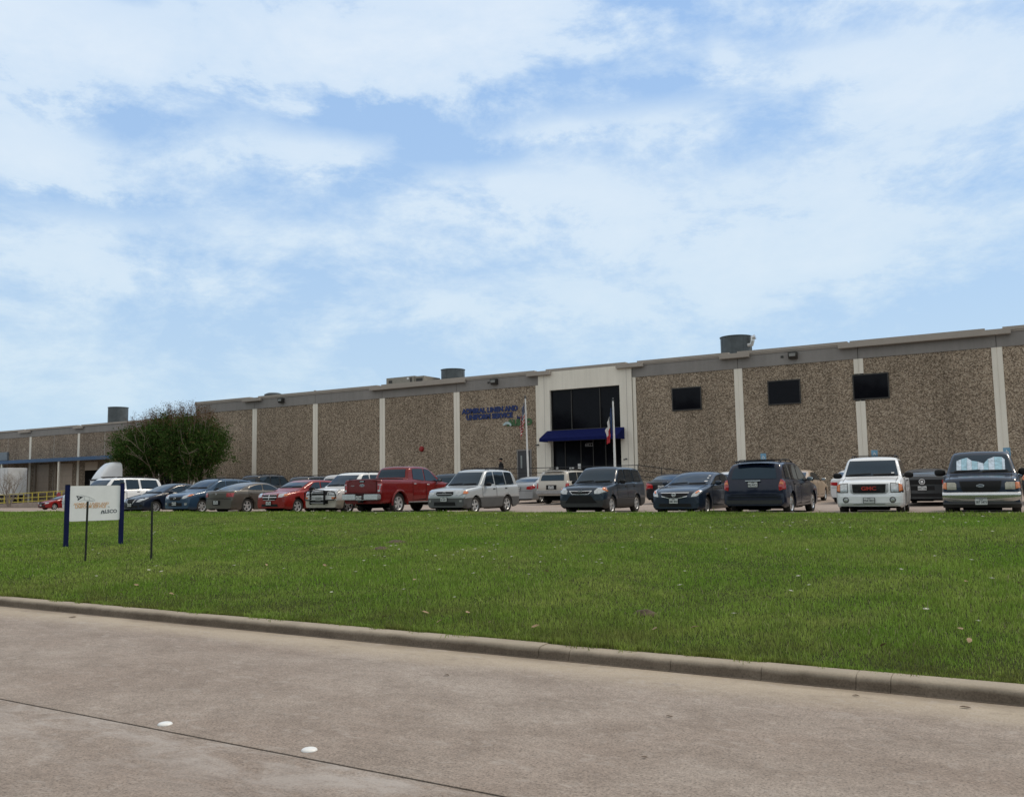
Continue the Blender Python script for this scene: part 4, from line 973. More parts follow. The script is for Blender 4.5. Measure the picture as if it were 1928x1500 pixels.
park('sedan', 'cream-white sedan seen past the nose of the navy minivan', 'sedan', tailS(((.46, .36, .27), .35), H=1.50, rim='chrome', spokes=9), -9.95, YB+.6, True, GB)
park('sedan', 'small white sedan mostly hidden behind the white SUV with the black grille', 'sedan', tailS(((.64, .65, .66), .35), H=1.47), -7.05, YB-.4, True, GB)
def x_mazda(c):
    ring(c, 'badge', M['chrome'], 'r', 0, .90, .095, .095, .014)
    n = 14; y = c.at('r', 0, .90); mb = MB(); mb.prism([(.05*math.cos(2*math.pi*i/n), .90+.05*math.sin(2*math.pi*i/n)) for i in range(n)], 'y', y, y+.03); mb.build('badge_centre', M['chrome'], c.root)
park('coupe', 'dark grey coupe tail-on with a round badge, between the white SUV and the blue SUV', 'coupe', tailS(((.050, .054, .058), .34, .2), H=1.42, hood=1.0, plate=('r', .66, 'DR5 1196'), det=[('tail_panel', 'black', 'r', sym([(.84, .80), (.80, .98)]), False, .010), ('tail_lamp', 'red', 'r', [(.66, .82), (.66, .96), (.80, .96), (.82, .82)], True, .016), ('lower_bumper', 'black', 'r', sym([(.80, .34), (.80, .46)]), False, .012), ('plate_recess', 'black', 'r', sym([(.42, .58), (.42, .74)]), False, .008)], extra=x_mazda), -3.95, 36.9, True, GB)
park('suv', 'black SUV at the right edge, only a sliver showing behind the blue SUV', 'SUV', tailS(((.018, .018, .02), .34), 'suv', H=1.60, hood=1.0, det=[('tail_lamp', 'amber', 'r', [(.76, .86), (.78, 1.10), (.84, 1.12), (.88, .92)], True, .014)]), .25, 37.5, True, GB)
park('sedan', 'dark red sedan on the low driveway at the far left, partly behind the yard sign', 'sedan', sedan(4.6, 1.76, 1.45, ((.26, .015, .015), .35), hood=.95, det=[('headlight', 'lamp', 'f', [(.50, .60), (.52, .74), (.80, .76), (.80, .62)], True, .012), ('grille', 'black', 'f', sym([(.42, .54), (.44, .72)]), False, .012), ('intake', 'black', 'f', sym([(.6, .28), (.55, .46)]), False, .012)], plate=('f', .48, 'BRD 6157')), -85.4, 51.5, False, 'cars on the far left driveway')

# ------------------------------------------------------------------ the warehouse
D = 58.03; X0 = -62.62; BAY = 7.6
def bx(k): return X0 + BAY*k
def aggregate(name='pebble_aggregate', a=(.42, .340, .255), b=(.235, .185, .138), c_=(.060, .046, .034), sc=18.0):
    m, b_, nt = new_mat(name)
    g = nt.nodes.new('ShaderNodeNewGeometry')
    vo = nt.nodes.new('ShaderNodeTexVoronoi'); vo.inputs['Scale'].default_value = sc; nt.links.new(g.outputs['Position'], vo.inputs['Vector'])
    v2 = nt.nodes.new('ShaderNodeTexVoronoi'); v2.inputs['Scale'].default_value = sc*2.3; nt.links.new(g.outputs['Position'], v2.inputs['Vector'])
    sp = nt.nodes.new('ShaderNodeSeparateColor'); nt.links.new(vo.outputs['Color'], sp.inputs[0])
    s2 = nt.nodes.new('ShaderNodeSeparateColor'); nt.links.new(v2.outputs['Color'], s2.inputs[0])
    r1 = nt.nodes.new('ShaderNodeValToRGB'); nt.links.new(sp.outputs[0], r1.inputs[0]); el = r1.color_ramp.elements
    el.new(.35); el.new(.7)
    for e, (p, cc) in zip(el, [(0, c_), (.38, b), (.72, a), (1, (.58, .50, .40))]): e.position = p; e.color = (*cc, 1)
    r2 = nt.nodes.new('ShaderNodeValToRGB'); nt.links.new(s2.outputs[0], r2.inputs[0]); el = r2.color_ramp.elements
    el.new(.5)
    for e, (p, cc) in zip(el, [(0, c_), (.5, b), (1, a)]): e.position = p; e.color = (*cc, 1)
    col = mixn(nt, .30, r1.outputs[0], r2.outputs[0])
    big = noi(nt, .35, 5, .6, 'World', (1, 1, .5)); col = mixn(nt, 1, col, ramp(nt, big, [(.3, .84), (.7, 1.12)]), 'MULTIPLY')
    stk = noi(nt, .9, 5, .6, 'World', (2.0, 2.0, .10)); col = mixn(nt, 1, col, ramp(nt, stk, [(.30, .84), (.52, 1.02)]), 'MULTIPLY')
    oi = nt.nodes.new('ShaderNodeObjectInfo'); col = mixn(nt, 1, col, ramp(nt, oi.outputs['Random'], [(0, .93), (1, 1.07)]), 'MULTIPLY')
    nt.links.new(col, b_.inputs['Base Color']); b_.inputs['Roughness'].default_value = .9; b_.inputs['Specular IOR Level'].default_value = .2
    bump(nt, b_, sp.outputs[0], .7, .03)
    return m
def stucco(name, c, dirt=.14):
    m, b, nt = new_mat(name)
    n = noi(nt, .5, 6, .62, 'World', (1, 1, .35)); f = noi(nt, 22, 4, .7, 'World'); st = noi(nt, 1.3, 5, .6, 'World', (2.2, 2.2, .12))
    col = mixn(nt, 1, tuple(c), ramp(nt, n, [(.3, 1-dirt), (.7, 1.04)]), 'MULTIPLY')
    col = mixn(nt, 1, col, ramp(nt, st, [(.30, 1-dirt*.6), (.55, 1.0)]), 'MULTIPLY')
    col = mixn(nt, 1, col, ramp(nt, f, [(.3, .94), (.7, 1.05)]), 'MULTIPLY')
    nt.links.new(col, b.inputs['Base Color']); b.inputs['Roughness'].default_value = .85; b.inputs['Specular IOR Level'].default_value = .25
    bump(nt, b, f, .25, .004); return m
M['agg'] = aggregate(); M['cream'] = stucco('cream_stucco', (.84, .80, .71)); M['fascia'] = stucco('taupe_fascia', (.268, .256, .246)); M['coping'] = stucco('coping_metal', (.37, .335, .30), .08)
M['agg2'] = aggregate('far_pebble_aggregate', (.33, .26, .20), (.22, .175, .135), (.11, .085, .065), 12)
M['frame'] = simple('dark_bronze_frame', (.03, .028, .026), .5)
M['roofm'] = simple('roof_membrane', (.35, .34, .32), .9)
M['galv'] = simple('grey_duct_metal', (.085, .098, .105), .55, .3, var=.25, scale=2)
M['steel'] = simple('bright_duct', (.6, .6, .6), .3, .9)
M['rail'] = simple('black_rail_paint', (.012, .014, .018), .6)
M['yel'] = simple('yellow_rail_paint', (.50, .42, .06), .6, var=.25, scale=5)
ZT = E + 8.70; ZF = E + 7.56; XR = 24.0; XL = -70.75
wh = thing('warehouse', 'long tan pebble-faced warehouse with cream pilasters and a dark glazed entrance', 'warehouse', (0, D, 0))
def part(mb, name, mat, parent=wh, **k):
    o = mb.build(name, mat, parent, **k); o.location = (-parent.location.x, -parent.location.y, -parent.location.z) if parent is not None and parent.parent is None else (0, 0, 0); return o
zg = .35
# panels between pilasters, each an aggregate field set 3 cm behind the pilasters
pil = [(k, bx(k)) for k in (0, 1, 2, 3, 6, 7, 8, 9, 10, 11)]
PW = .56
edges = []
xs = [XL] ; 
segs = [(XL, bx(0)-PW/2), (bx(0)+PW/2, bx(1)-PW/2), (bx(1)+PW/2, bx(2)-PW/2), (bx(2)+PW/2, bx(3)-PW/2), (bx(3)+PW/2, -32.54), (-24.39, bx(6)-PW/2), (bx(6)+PW/2, bx(7)-PW/2), (bx(7)+PW/2, bx(8)-PW/2), (bx(8)+PW/2, bx(9)-PW/2), (bx(9)+PW/2, bx(10)-PW/2), (bx(10)+PW/2, bx(11)-PW/2), (bx(11)+PW/2, XR)]
for a, b_ in segs:
    part(MB().box(a, b_, D, D+.30, zg, ZF), 'wall_panel', M['agg'])
for k, x in pil:
    if k == 7:
        # the third window is cut across this pilaster
        mb = MB(); mb.box(x-PW/2, x-.012, D-.035, D+.28, zg, E+4.90); mb.box(x+.012, x+PW/2, D-.035, D+.28, zg, E+4.90); mb.box(x-PW/2, x-.012, D-.035, D+.28, E+6.62, ZF-.004); mb.box(x+.012, x+PW/2, D-.035, D+.28, E+6.62, ZF-.004)
    else:
        mb = MB(); g_ = .010
        mb.box(x-PW/2, x-g_, D-.035, D+.28, zg, ZF-.004); mb.box(x+g_, x+PW/2, D-.035, D+.28, zg, ZF-.004)
    mb.box(x-.02, x+.02, D-.012, D+.20, zg, ZF-.01)
    part(mb, 'pilaster', M['cream'])
# fascia panels with open joints over each pilaster line, then coping with notches
def notched(x0, x1, cuts, gap):
    out = []; a = x0
    for c in sorted(cuts): out.append((a, c-gap/2)); a = c+gap/2
    out.append((a, x1)); return out
for a, b_ in notched(XL-.02, -32.30, [bx(k) for k in range(0, 4)], .03) + notched(-24.62, XR, [bx(k) for k in (6, 7, 8, 9, 10, 11)], .03):
    part(MB().box(a, b_, D-.050, D+.29, ZF, ZT-.22), 'fascia', M['fascia'])
notch = [(-63.9, -61.6, -63.2, -62.1), (-48.5, -38.84, -47.9, -47.45), (-33.12, -31.12, -32.6, -31.6), (-25.72, -23.70, -25.1, -24.2), (-18.12, -16.16, -17.6, -17.0), (-10.5, -1.04, -10.0, -9.85), (-10.5, -1.04, -2.35, -1.45)]
segs2 = []; a = XL-.08
for (_, _, n0, n1) in notch: segs2.append((a, n0)); a = n1
segs2.append((a, XR))
for i, (a, b_) in enumerate(segs2):
    mb = MB(); mb.box(a, b_, D-.14, D+.34, ZT-.20, ZT); mb.box(a, b_, D-.10, D-.052, ZT-.30, ZT-.203); part(mb, 'coping', M['coping'])
part(MB().box(XL, XR, D+.345, D+.40, ZF, ZT-.25), 'parapet_back', M['fascia'])
for (g0, g1) in sorted(set((n[0], n[1]) for n in notch)):
    mb = MB(); mb.box(g0, g1, D-.42, D-.145, E+8.24, E+8.52); mb.box(g0-.01, g1+.01, D-.45, D-.425, E+8.26, E+8.56)
    part(mb, 'gutter_box', M['coping'])
part(MB().box(bx(1)-.06, bx(1)+.10, D-.16, D-.02, ZT+.002, ZT+.05), 'coping_cap', M['coping'])
part(MB().box(XL, XR, D+.41, D+70, ZF-.2, ZF+.3), 'roof', M['roofm'])
part(MB().box(XL, XL+.28, D+.31, D+22, zg, ZT-.3), 'side_wall', M['agg'])
part(MB().box(XR-.3, XR, D+.31, D+60, zg, ZT-.3), 'side_wall', M['agg'])
# entrance bay
e0, e1 = -32.26, -24.66; y0 = D-.16
mb = MB()
mb.box(e0, -31.29, y0, D+.3, zg, ZT-.22); mb.box(-25.60, e1, y0, D+.3, zg, ZT-.22); mb.box(-31.29, -25.60, y0, D+.3, E+7.08, ZT-.22)
part(mb, 'entrance_surround', M['cream'])
for (a, b_) in ((-32.54, -32.30), (-24.62, -24.39)): part(MB().box(a, b_, D-.06, D+.28, zg, ZF-.004), 'pilaster', M['cream'])
for (a, b_) in ((-32.295, -32.265), (-24.655, -24.625)): part(MB().box(a, b_, D-.02, D+.27, zg, ZT-.3), 'expansion_joint', M['dark'])
for x in (-31.75, -25.05): part(MB().box(x-.009, x+.009, y0-.003, y0+.02, zg, ZT-.3), 'expansion_joint', M['fascia'])
gz = part(MB().box(-31.29, -25.60, D+.12, D+.14, E+4.05, E+7.08), 'upper_glazing', M['tint'])
for (a, b_, c, d_) in ((-31.29, -31.22, E+4.05, E+7.08), (-25.67, -25.60, E+4.05, E+7.08), (-31.22, -25.67, E+7.02, E+7.08), (-31.22, -25.67, E+4.05, E+4.12), (-29.62, -29.55, E+4.12, E+7.02), (-27.30, -27.23, E+4.12, E+7.02)):
    o = MB().box(a, b_, D+.05, D+.119, c, d_).build('mullion', simple_cache if False else M['frame'], gz)
lg = part(MB().box(-31.29, -25.60, D+.26, D+.28, E+.2, E+3.9), 'lobby_glazing', M['tint'])
for (a, b_, c, d_) in ((-31.22, -25.67, E+3.25, E+3.33), (-30.3, -30.24, E+.2, E+3.9), (-29.0, -28.94, E+.2, E+3.25), (-28.0, -27.94, E+.2, E+3.25), (-27.0, -26.94, E+.2, E+3.25), (-26.2, -26.14, E+.2, E+3.9)):
    MB().box(a, b_, D+.20, D+.259, c, d_).build('door_frame', M['frame'], lg)
part(MB().box(-31.29, -25.60, D+.15, D+.30, E+3.9, E+4.04), 'soffit', M['dark'])
for (x, z, w_, h_) in ((-30.97, 1.22, .20, .16), (-29.75, 1.20, .38, .12), (-29.12, 1.22, .24, .34)):
    MB().box(x-w_/2, x+w_/2, D+.19, D+.198, E+z-.05, E+z+h_).build('door_notice', M['white'], lg)
M['addr'] = simple('grey_numerals', (.24, .24, .25), .5)
text_mesh('street_number', '6823', .36, M['addr'], lg, (-28.27, D+.17, E+2.9), (math.radians(90), 0, 0), .01, .95, .006)
# awning
m_aw = simple('navy_canvas', (.008, .013, .082), .9, var=.15, scale=4, spec=.1)
aw = MB(); za, zb_ = E+4.05, E+3.30
xa0, xa1 = -31.55, -25.30
prof = [(-.17, za), (-1.45, zb_+.12), (-1.45, zb_-.10), (-1.42, zb_-.10), (-1.42, zb_+.09), (-.17, za-.04)]
n_ = len(prof)
v = [(xa0, D+a, b) for a, b in prof] + [(xa1, D+a, b) for a, b in prof]
aw.add(v, [(i, (i+1) % n_, (i+1) % n_+n_, i+n_) for i in range(n_)])
for xx in (xa0, xa1-.02): aw.prism([(D-.17, za-.01), (D-1.44, zb_+.115), (D-1.44, zb_-.10), (D-.17, zb_-.10)], 'x', xx, xx+.02)
part(aw, 'awning', m_aw)
# windows
for (x0_, x1_) in ((-21.72, -19.60), (-15.10, -13.00), (-9.82, -7.71)):
    w_ = part(MB().box(x0_+.07, x1_-.07, D-.062, D-.042, E+5.05, E+6.50), 'window_pane', M['tint'])
    fr = MB(); fr.box(x0_, x0_+.07, D-.075, D-.001, E+4.97, E+6.57); fr.box(x1_-.07, x1_, D-.075, D-.001, E+4.97, E+6.57); fr.box(x0_+.07, x1_-.07, D-.075, D-.001, E+6.50, E+6.57); fr.box(x0_+.07, x1_-.07, D-.075, D-.001, E+4.97, E+5.05)
    fr.build('window_frame', M['frame'], w_)
# side door with a narrow light, in a steel frame
dd = part(MB().box(-34.20, -33.12, D-.030, D-.002, E+.2, E+2.66), 'side_door', simple('charcoal_door_paint', (.045, .048, .055), .5))
fr = MB(); fr.box(-34.30, -34.20, D-.06, D-.001, E+.2, E+2.76); fr.box(-33.12, -33.02, D-.06, D-.001, E+.2, E+2.76); fr.box(-34.20, -33.12, D-.06, D-.001, E+2.66, E+2.76); fr.build('door_frame', M['fascia'], dd)
MB().bbox(-33.98, -33.84, D-.040, D-.031, E+1.3, E+2.30, .004).build('door_light', simple('frosted_glass', (.30, .33, .33), .2), dd)
MB().bbox(-33.26, -33.20, D-.075, D-.031, E+1.10, E+1.26, .01).build('handle', M['chrome'], dd)
# lamps, alarm bell, cameras on the wall
for x in (-59.04, -36.14, -13.34):
    mb = MB(); mb.prism([(D-.06, E+8.32), (D-.42, E+8.30), (D-.42, E+8.12), (D-.30, E+7.88), (D-.06, E+7.88)], 'x', x-.27, x+.27)
    o = part(mb, 'wall_lamp', M['frame']); MB().box(x-.20, x+.20, D-.43, D-.421, E+8.02, E+8.22).build('lamp_lens', simple('lamp_glass', (.20, .20, .19), .2), o)
for x in (-36.75, -14.07): part(MB().bbox(x-.09, x+.09, D-.09, D-.05, E+8.02, E+8.16, .01), 'junction_box', M['frame'])
mb = MB(); mb.lathe([(.02, D-.24), (.16, D-.22), (.21, D-.16), (.22, D-.06), (.10, D-.05), (.10, D+.01)], 22, (-43.28, 0, E+3.14), 'y'); part(mb, 'alarm_bell', simple('red_bell', (.26, .010, .012), .4), smooth=True)
for (x, z) in ((-32.35, 3.05), (-25.2, 1.78)):
    mb = MB(); mb.bbox(x-.05, x+.05, D-.30, D-.06, E+z-.04, E+z+.05, .01); mb.tube([(x-.08, D-.12, E+z-.04), (x-.22, D-.20, E+z-.02)], .04, 8); part(mb, 'security_camera', M['galv'])
# lettering
m_navy = simple('navy_letters', (.004, .022, .13), .4); m_grn = simple('green_letters', (.045, .125, .045), .5)
def wall_text(name, body, size, mat, x, z, sx, parent=wh, off=.012, shear=0, ex=.03, y=D-.03):
    o = text_mesh(name, body, size, mat, parent, (x, y-wh.location.y, z), (math.radians(90), 0, 0), ex, sx, off, shear); return o
wall_text('wall_lettering', 'ADMIRAL LINEN AND', .53, m_navy, -36.72, E+5.93, .99, off=.028)
wall_text('wall_lettering', 'UNIFORM SERVICE', .53, m_navy, -36.76, E+5.43, .97, off=.028)
wall_text('wall_lettering', 'by', .38, m_navy, -34.08, E+5.22, .9, off=.002)
lt = wall_text('wall_lettering', 'ALSCO', .62, m_grn, -34.0, E+4.82, 1.10, off=.045)
m_pale = simple('pale_swoosh', (.40, .52, .55), .4)
sw = MB(); pts = []
for k in range(13): t = math.radians(160-140*k/12); pts.append((-35.10+.42*math.cos(t), E+4.52+.42*math.sin(t)))
for k in range(13): t = math.radians(20+120*k/12); pts.append((-35.08+.30*math.cos(t), E+4.50+.24*math.sin(t)))
part(sw.prism(pts, 'y', D-.09, D-.05), 'logo_swoosh', m_pale)

# raised entrance platform with ramp, and its railing
fl = E+.18
pf = MB(); gz_ = lot_z(-30, 55)-.3
pf.box(-36.2, -22.85, 54.30, D-.17, gz_, fl)
pf.prism([(-22.85, gz_), (-16.2, gz_), (-16.2, lot_z(-16, 55)+.02), (-22.85, fl)], 'y', 54.30, 55.9)
pr_ = thing('entrance_platform', 'raised concrete entrance platform with a ramp sloping down to the right', 'platform', (-30, 55, 0))
part(pf, 'slab', M_PF if False else m_lot, pr_)
rt = thing('handrail', 'black pipe handrail along the entrance platform and down its ramp', 'handrail', (-30, 54.4, 0))
zr = fl
def railz(x): return fl if x < -22.85 else fl + (lot_z(-16, 55)+.02-fl)*(x+22.85)/6.65
for hgt, r_ in ((1.06, .028), (.72, .02), (.36, .02)):
    mb = MB(); mb.tube([(-36.1, 54.40, fl+hgt), (-22.85, 54.40, fl+hgt), (-16.3, 54.40, railz(-16.3)+hgt)], r_, 6); part(mb, 'top_rail' if hgt > 1 else 'mid_rail', M['rail'], rt)
for k in range(13):
    x = -36.1 + k*1.65
    if x > -16.2: continue
    mb = MB(); mb.tube([(x, 54.40, railz(x)-.02), (x, 54.40, railz(x)+1.06)], .025, 6); part(mb, 'post', M['rail'], rt)

# parking signs in front of the wall
for i, (x, y, lab) in enumerate(((-11.72, 50, 'light blue disabled-parking sign on a post above the minivan roof'), (-6.55, 50, 'light blue disabled-parking sign on a post above the white SUV roof rack'), (-1.27, 50, 'light blue disabled-parking sign on a post beside the right-hand double pilaster'))):
    pass
M['signblue'] = simple('faded_blue_sign', (.16, .34, .50), .5)
for (px_, zc_, lab) in ((-13.43, 1.36, 'light blue disabled-parking sign on a post above the minivan roof'), (-7.56, 1.34, 'light blue disabled-parking sign on a post above the rails of the white SUV'), (-1.44, 1.25, 'light blue disabled-parking sign on a post beside the rightmost pilaster')):
    t = thing('parking_sign', lab, 'sign', (px_, 50, lot_z(px_, 50)), 0, 'disabled-parking signs before the wall')
    g0 = lot_z(px_, 50); z = E+zc_-g0
    MB().tube([(0, .03, 0), (0, .03, z+.2)], .028, 8).build('post', M['galv'], t)
    pn = MB().bbox(-.16, .16, -.012, .0, z-.24, z+.24, .004).build('panel', M['signblue'], t)
    ic = MB(); ic.tube([(.05*math.cos(a_)*1.3, -.018, z+.0+.05*math.sin(a_)*1.3) for a_ in np.linspace(0, 6.28, 13)], .012, 5, False); ic.tube([(-.02, -.018, z+.14), (-.01, -.018, z+.04), (.05, -.018, z+.03), (.08, -.018, z-.05)], .014, 5); ic.build('wheelchair_symbol', M['white'], pn)

# ------------------------------------------------------------------ rooftop equipment
def drum(name, lab, x, y, r, z0, z1, extra=None, neck=None):
    t = thing(name, lab, 'roof fan', (x, y, z0))
    h = z1-z0; mb = MB()
    mb.lathe([(r, .0 if not neck else neck), (r, h-.06), (r+.05, h-.05), (r+.05, h), (r-.03, h), (r-.03, h-.35), (.01, h-.35)], 32); mb.build('drum', M['galv'], t, True, 30)
    for k in range(8):
        a_ = k*math.pi/4; q = MB(); q.box(-.008, .008, -.02, .02, neck or 0, h-.06); o = q.build('seam', M['galv'], t); o.location = ((r+.004)*math.cos(a_), (r+.004)*math.sin(a_), 0); o.rotation_euler = (0, 0, a_)
    if neck: q = MB(); q.lathe([(r*.93, 0), (r*.93, neck), (r, neck)], 32); q.build('neck', M['galv'], t, True, 30)
    if extra: extra(t, r, h)
    return t
RZ = ZF+.3
drum('roof_fan', 'grey roof fan drum behind the parapet, left of the lettering', -45.68, 66, 1.08, RZ, E+10.68)
def vent(t, r, h):
    mb = MB(); mb.tube([(r-.15, -.4, h-.75), (r+.12, -.4, h-.72), (r+.18, -.4, h-.45)], .17, 12); mb.tube([(r+.18, -.4, h-.48), (r+.20, -.4, h-.25), (r+.42, -.4, h-.18)], .19, 12); mb.build('exhaust_elbow', M['steel'], t, True)
drum('roof_fan', 'grey roof fan drum with a bright exhaust elbow, right of the entrance', -18.83, 64, 1.13, RZ, E+10.70, vent)
def cone(x, y):
    t = thing('roof_vent', 'low flat-domed roof vent just showing above the parapet at the left', 'roof vent', (x, y, RZ))
    mb = MB(); mb.lathe([(.7, 0), (.7, E+9.80-RZ), (.95, E+9.84-RZ), (.95, E+9.95-RZ), (.6, E+10.10-RZ), (.01, E+10.14-RZ)], 28); mb.build('dome', M['galv'], t, True, 30)
cone(-68.5, 66)
t = thing('air_conditioner', 'beige-grey boxy rooftop air conditioner behind the parapet', 'air conditioner', (-49.0, 64.5, RZ))
h = E+10.04-RZ; z_off = 0
M['acm'] = simple('ac_casing', (.27, .25, .215), .6, .1)
MB().bbox(-2.2, 1.05, -1.3, 1.3, .1, h, .02).build('casing', M['acm'], t)
MB().bbox(1.06, 2.05, -1.25, 1.3, .1, h-.06, .02).build('intake_hood', M['acm'], t)
MB().box(1.2, 1.9, -1.275, -1.255, .3, h-.25).build('intake_louvre', M['frame'], t); MB().box(-1.9, -1.5, -1.325, -1.305, h-.5, h-.25).build('louvre', M['frame'], t)
MB().box(.55, .75, -1.325, -1.305, .3, h-.15).build('service_panel', M['frame'], t); MB().box(.2, .42, -1.33, -1.305, h-.3, h-.1).build('data_plate', M['white'], t)

# ------------------------------------------------------------------ the dock wing, set back at the left
DW = 68.0; dk = thing('dock_building', 'lower tan loading-dock wing with a long blue canopy and cream dock doors', 'building', (-100, DW, 0))
zgd = -.35
piers = [-115.62 + 10.64*k for k in range(-5, 5)]
ZPd = E+8.67; ZBd = E+7.60
a = -175
for p_ in [p for p in piers if p < -70]:
    part(MB().box(a, p_-.22, DW, DW+.3, zgd, ZBd), 'wall_panel', M['agg2'], dk); part(MB().box(p_-.22, p_+.22, DW-.035, DW+.28, zgd, ZBd-.004), 'pilaster', M['cream'], dk)
    part(MB().box(p_+5.32-.05, p_+5.32+.05, DW-.012, DW-.001, zgd, ZBd-.004), 'panel_joint', M['coping'], dk); a = p_+.22
part(MB().box(a, XL-.003, DW, DW+.3, zgd, ZBd), 'wall_panel', M['agg2'], dk)
part(MB().box(-175, XL-.003, DW-.05, DW+.29, ZBd, ZPd-.25), 'fascia', M['fascia'], dk)
for (a, b_) in ((-175, -117.0), (-116.6, -105.2), (-104.4, XL-.003)): part(MB().box(a, b_, DW-.14, DW+.34, ZPd-.22, ZPd), 'coping', M['coping'], dk)
for (a, b_) in ((-118.0, -115.4), (-105.8, -103.9)): part(MB().box(a, b_, DW-.4, DW-.145, ZPd-.48, ZPd-.2), 'gutter_box', M['coping'], dk)
part(MB().box(-175, XL-.003, DW+.35, DW+60, ZBd-.2, ZBd+.3), 'roof', M['roofm'], dk)
m_can = simple('blue_canopy_metal', (.030, .085, .19), .55, var=.2)
cn = MB(); cn.prism([(DW-3.0, E+3.98), (DW-3.0, E+4.36), (DW-.04, E+4.62), (DW-.04, E+4.5), (DW-2.95, E+4.25), (DW-2.95, E+3.98)], 'x', -160, -78); part(cn, 'canopy', m_can, dk)
for x in (-117.2, -104.6): part(MB().bbox(x-.12, x+.12, DW-2.9, DW-2.7, E-1.6, E+4.0, .02), 'canopy_post', M['cream'], dk)
m_dd = simple('cream_dock_door', (.46, .38, .31), .7, var=.1); 
for i, (x0_, x1_, z1_) in enumerate(((-113.9, -111.2, 3.85), (-109.3, -106.1, 3.84), (-103.5, -100.9, 3.90), (-99.0, -96.2, 3.85), (-94.0, -91.2, 3.8))):
    if i == 2:
        o = part(MB().box(x0_, x1_, DW-.05, DW-.002, E+2.85, E+z1_), 'dock_door', m_dd, dk); MB().box(x0_, x1_, DW-.02, DW-.001, E-.0, E+2.85).build('opening', M['dark'], o)
    else:
        mb = MB()
        for k in range(5): mb.box(x0_, x1_, DW-.05, DW-.002, E-.05+(z1_+.05)*k/5, E-.05+(z1_+.05)*(k+1)/5-.015)
        o = part(mb, 'dock_door', m_dd, dk)
        MB().box(x0_-.35, x0_-.01, DW-.25, DW-.002, E-.05, E+z1_).build('dock_bumper', simple('dock_seal', (.30, .25, .20), .8), o)
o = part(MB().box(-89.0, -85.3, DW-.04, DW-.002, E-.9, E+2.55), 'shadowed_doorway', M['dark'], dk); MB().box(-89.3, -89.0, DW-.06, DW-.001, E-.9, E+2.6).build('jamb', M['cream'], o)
part(MB().bbox(-82.7, -82.2, DW-.5, DW-.1, zgd, E+2.8, .02), 'downpipe', M['cream'], dk)
part(MB().box(-124, -120.6, DW-.3, DW-.051, E+4.64, E+5.75), 'metal_panel', simple('blue_grey_panel', (.20, .235, .27), .6), dk)
drum('roof_fan', 'tall dark roof fan drum on a narrower neck, above the far left dock wing', -107.2, 75, 1.28, RZ-.1, E+11.52, None, 1.0)
# trailer at the dock
t = thing('trailer', 'white box trailer backed up to the dock at the far left edge', 'trailer', (-113, 63, lot_z(-113, 63)))
g0 = t.location.z
MB().bbox(-5, 3.3, -1.25, 1.25, E-.10-g0, E+3.30-g0, .05).build('box_body', simple('trailer_white', (.60, .62, .64), .5, var=.12, scale=1), t)
for k in range(10): MB().box(-4.8+k*.82, -4.77+k*.82, -1.262, -1.251, E-.0-g0, E+3.2-g0).build('side_rib', M['hub'], t)
MB().box(-4.6, 3.1, -1.0, 1.0, E-.35-g0, E-.11-g0).build('chassis', M['dark'], t)
for x in (2.2, 1.0):
    for s_ in (-1, 1): mb = MB(); mb.lathe([(.2, -.12), (.5, -.12), (.5, .12), (.2, .12)], 20, (x, s_*.95, .5), 'y'); mb.build('wheel', M['rubber'], t, True)
# yellow railings and their ramp
rp = thing('dock_ramp', 'sloping concrete dock ramp behind the yellow railing at the far left', 'ramp', (-100, 59.5, 0))
part(MB().prism([(-112, -.4), (-84, -.4), (-84, E-.55), (-100.8, E-.97), (-112, E-1.28)], 'y', 58.6, 60.4), 'slab', m_lot, rp)
def yrail(lab, pts, y):
    t = thing('railing', lab, 'railing', (pts[0][0], y, 0), 0, 'yellow dock railings')
    for hh in (1.08, .55, .12):
        mb = MB(); mb.tube([(x, y, z+hh) for x, z in pts], .045, 6); part(mb, 'rail', M['yel'], t)
    x = pts[0][0]
    while x <= pts[-1][0]+.01:
        z = lerp_poly(pts, x); mb = MB(); mb.tube([(x, y, z-.05), (x, y, z+1.1)], .06, 6); part(mb, 'post', M['yel'], t); x += 2.9
yrail('yellow pipe railing sloping along the front of the dock ramp', [(-106.6, E-1.14), (-100.8, E-.97), (-86.4, E-.62)], 58.7)
yrail('yellow pipe railing along the back of the dock ramp by the doors', [(-110.5, E-1.15), (-100.8, E-.92), (-86.4, E-.50)], 60.3)
# small red octagonal sign
t = thing('stop_sign', 'small red octagonal sign on a thin post beyond the far left red sedan', 'sign', (-89.7, 56, lot_z(-89.7, 56)))
g0 = t.location.z; MB().tube([(0, .02, 0), (0, .02, E-.0-g0)], .03, 6).build('post', M['galv'], t)
MB().prism([(.38*math.cos(math.pi/8+k*math.pi/4), E-.22-g0+.38*math.sin(math.pi/8+k*math.pi/4)) for k in range(8)], 'y', -.03, -.01).build('panel', simple('sign_red', (.35, .015, .025), .5), t)

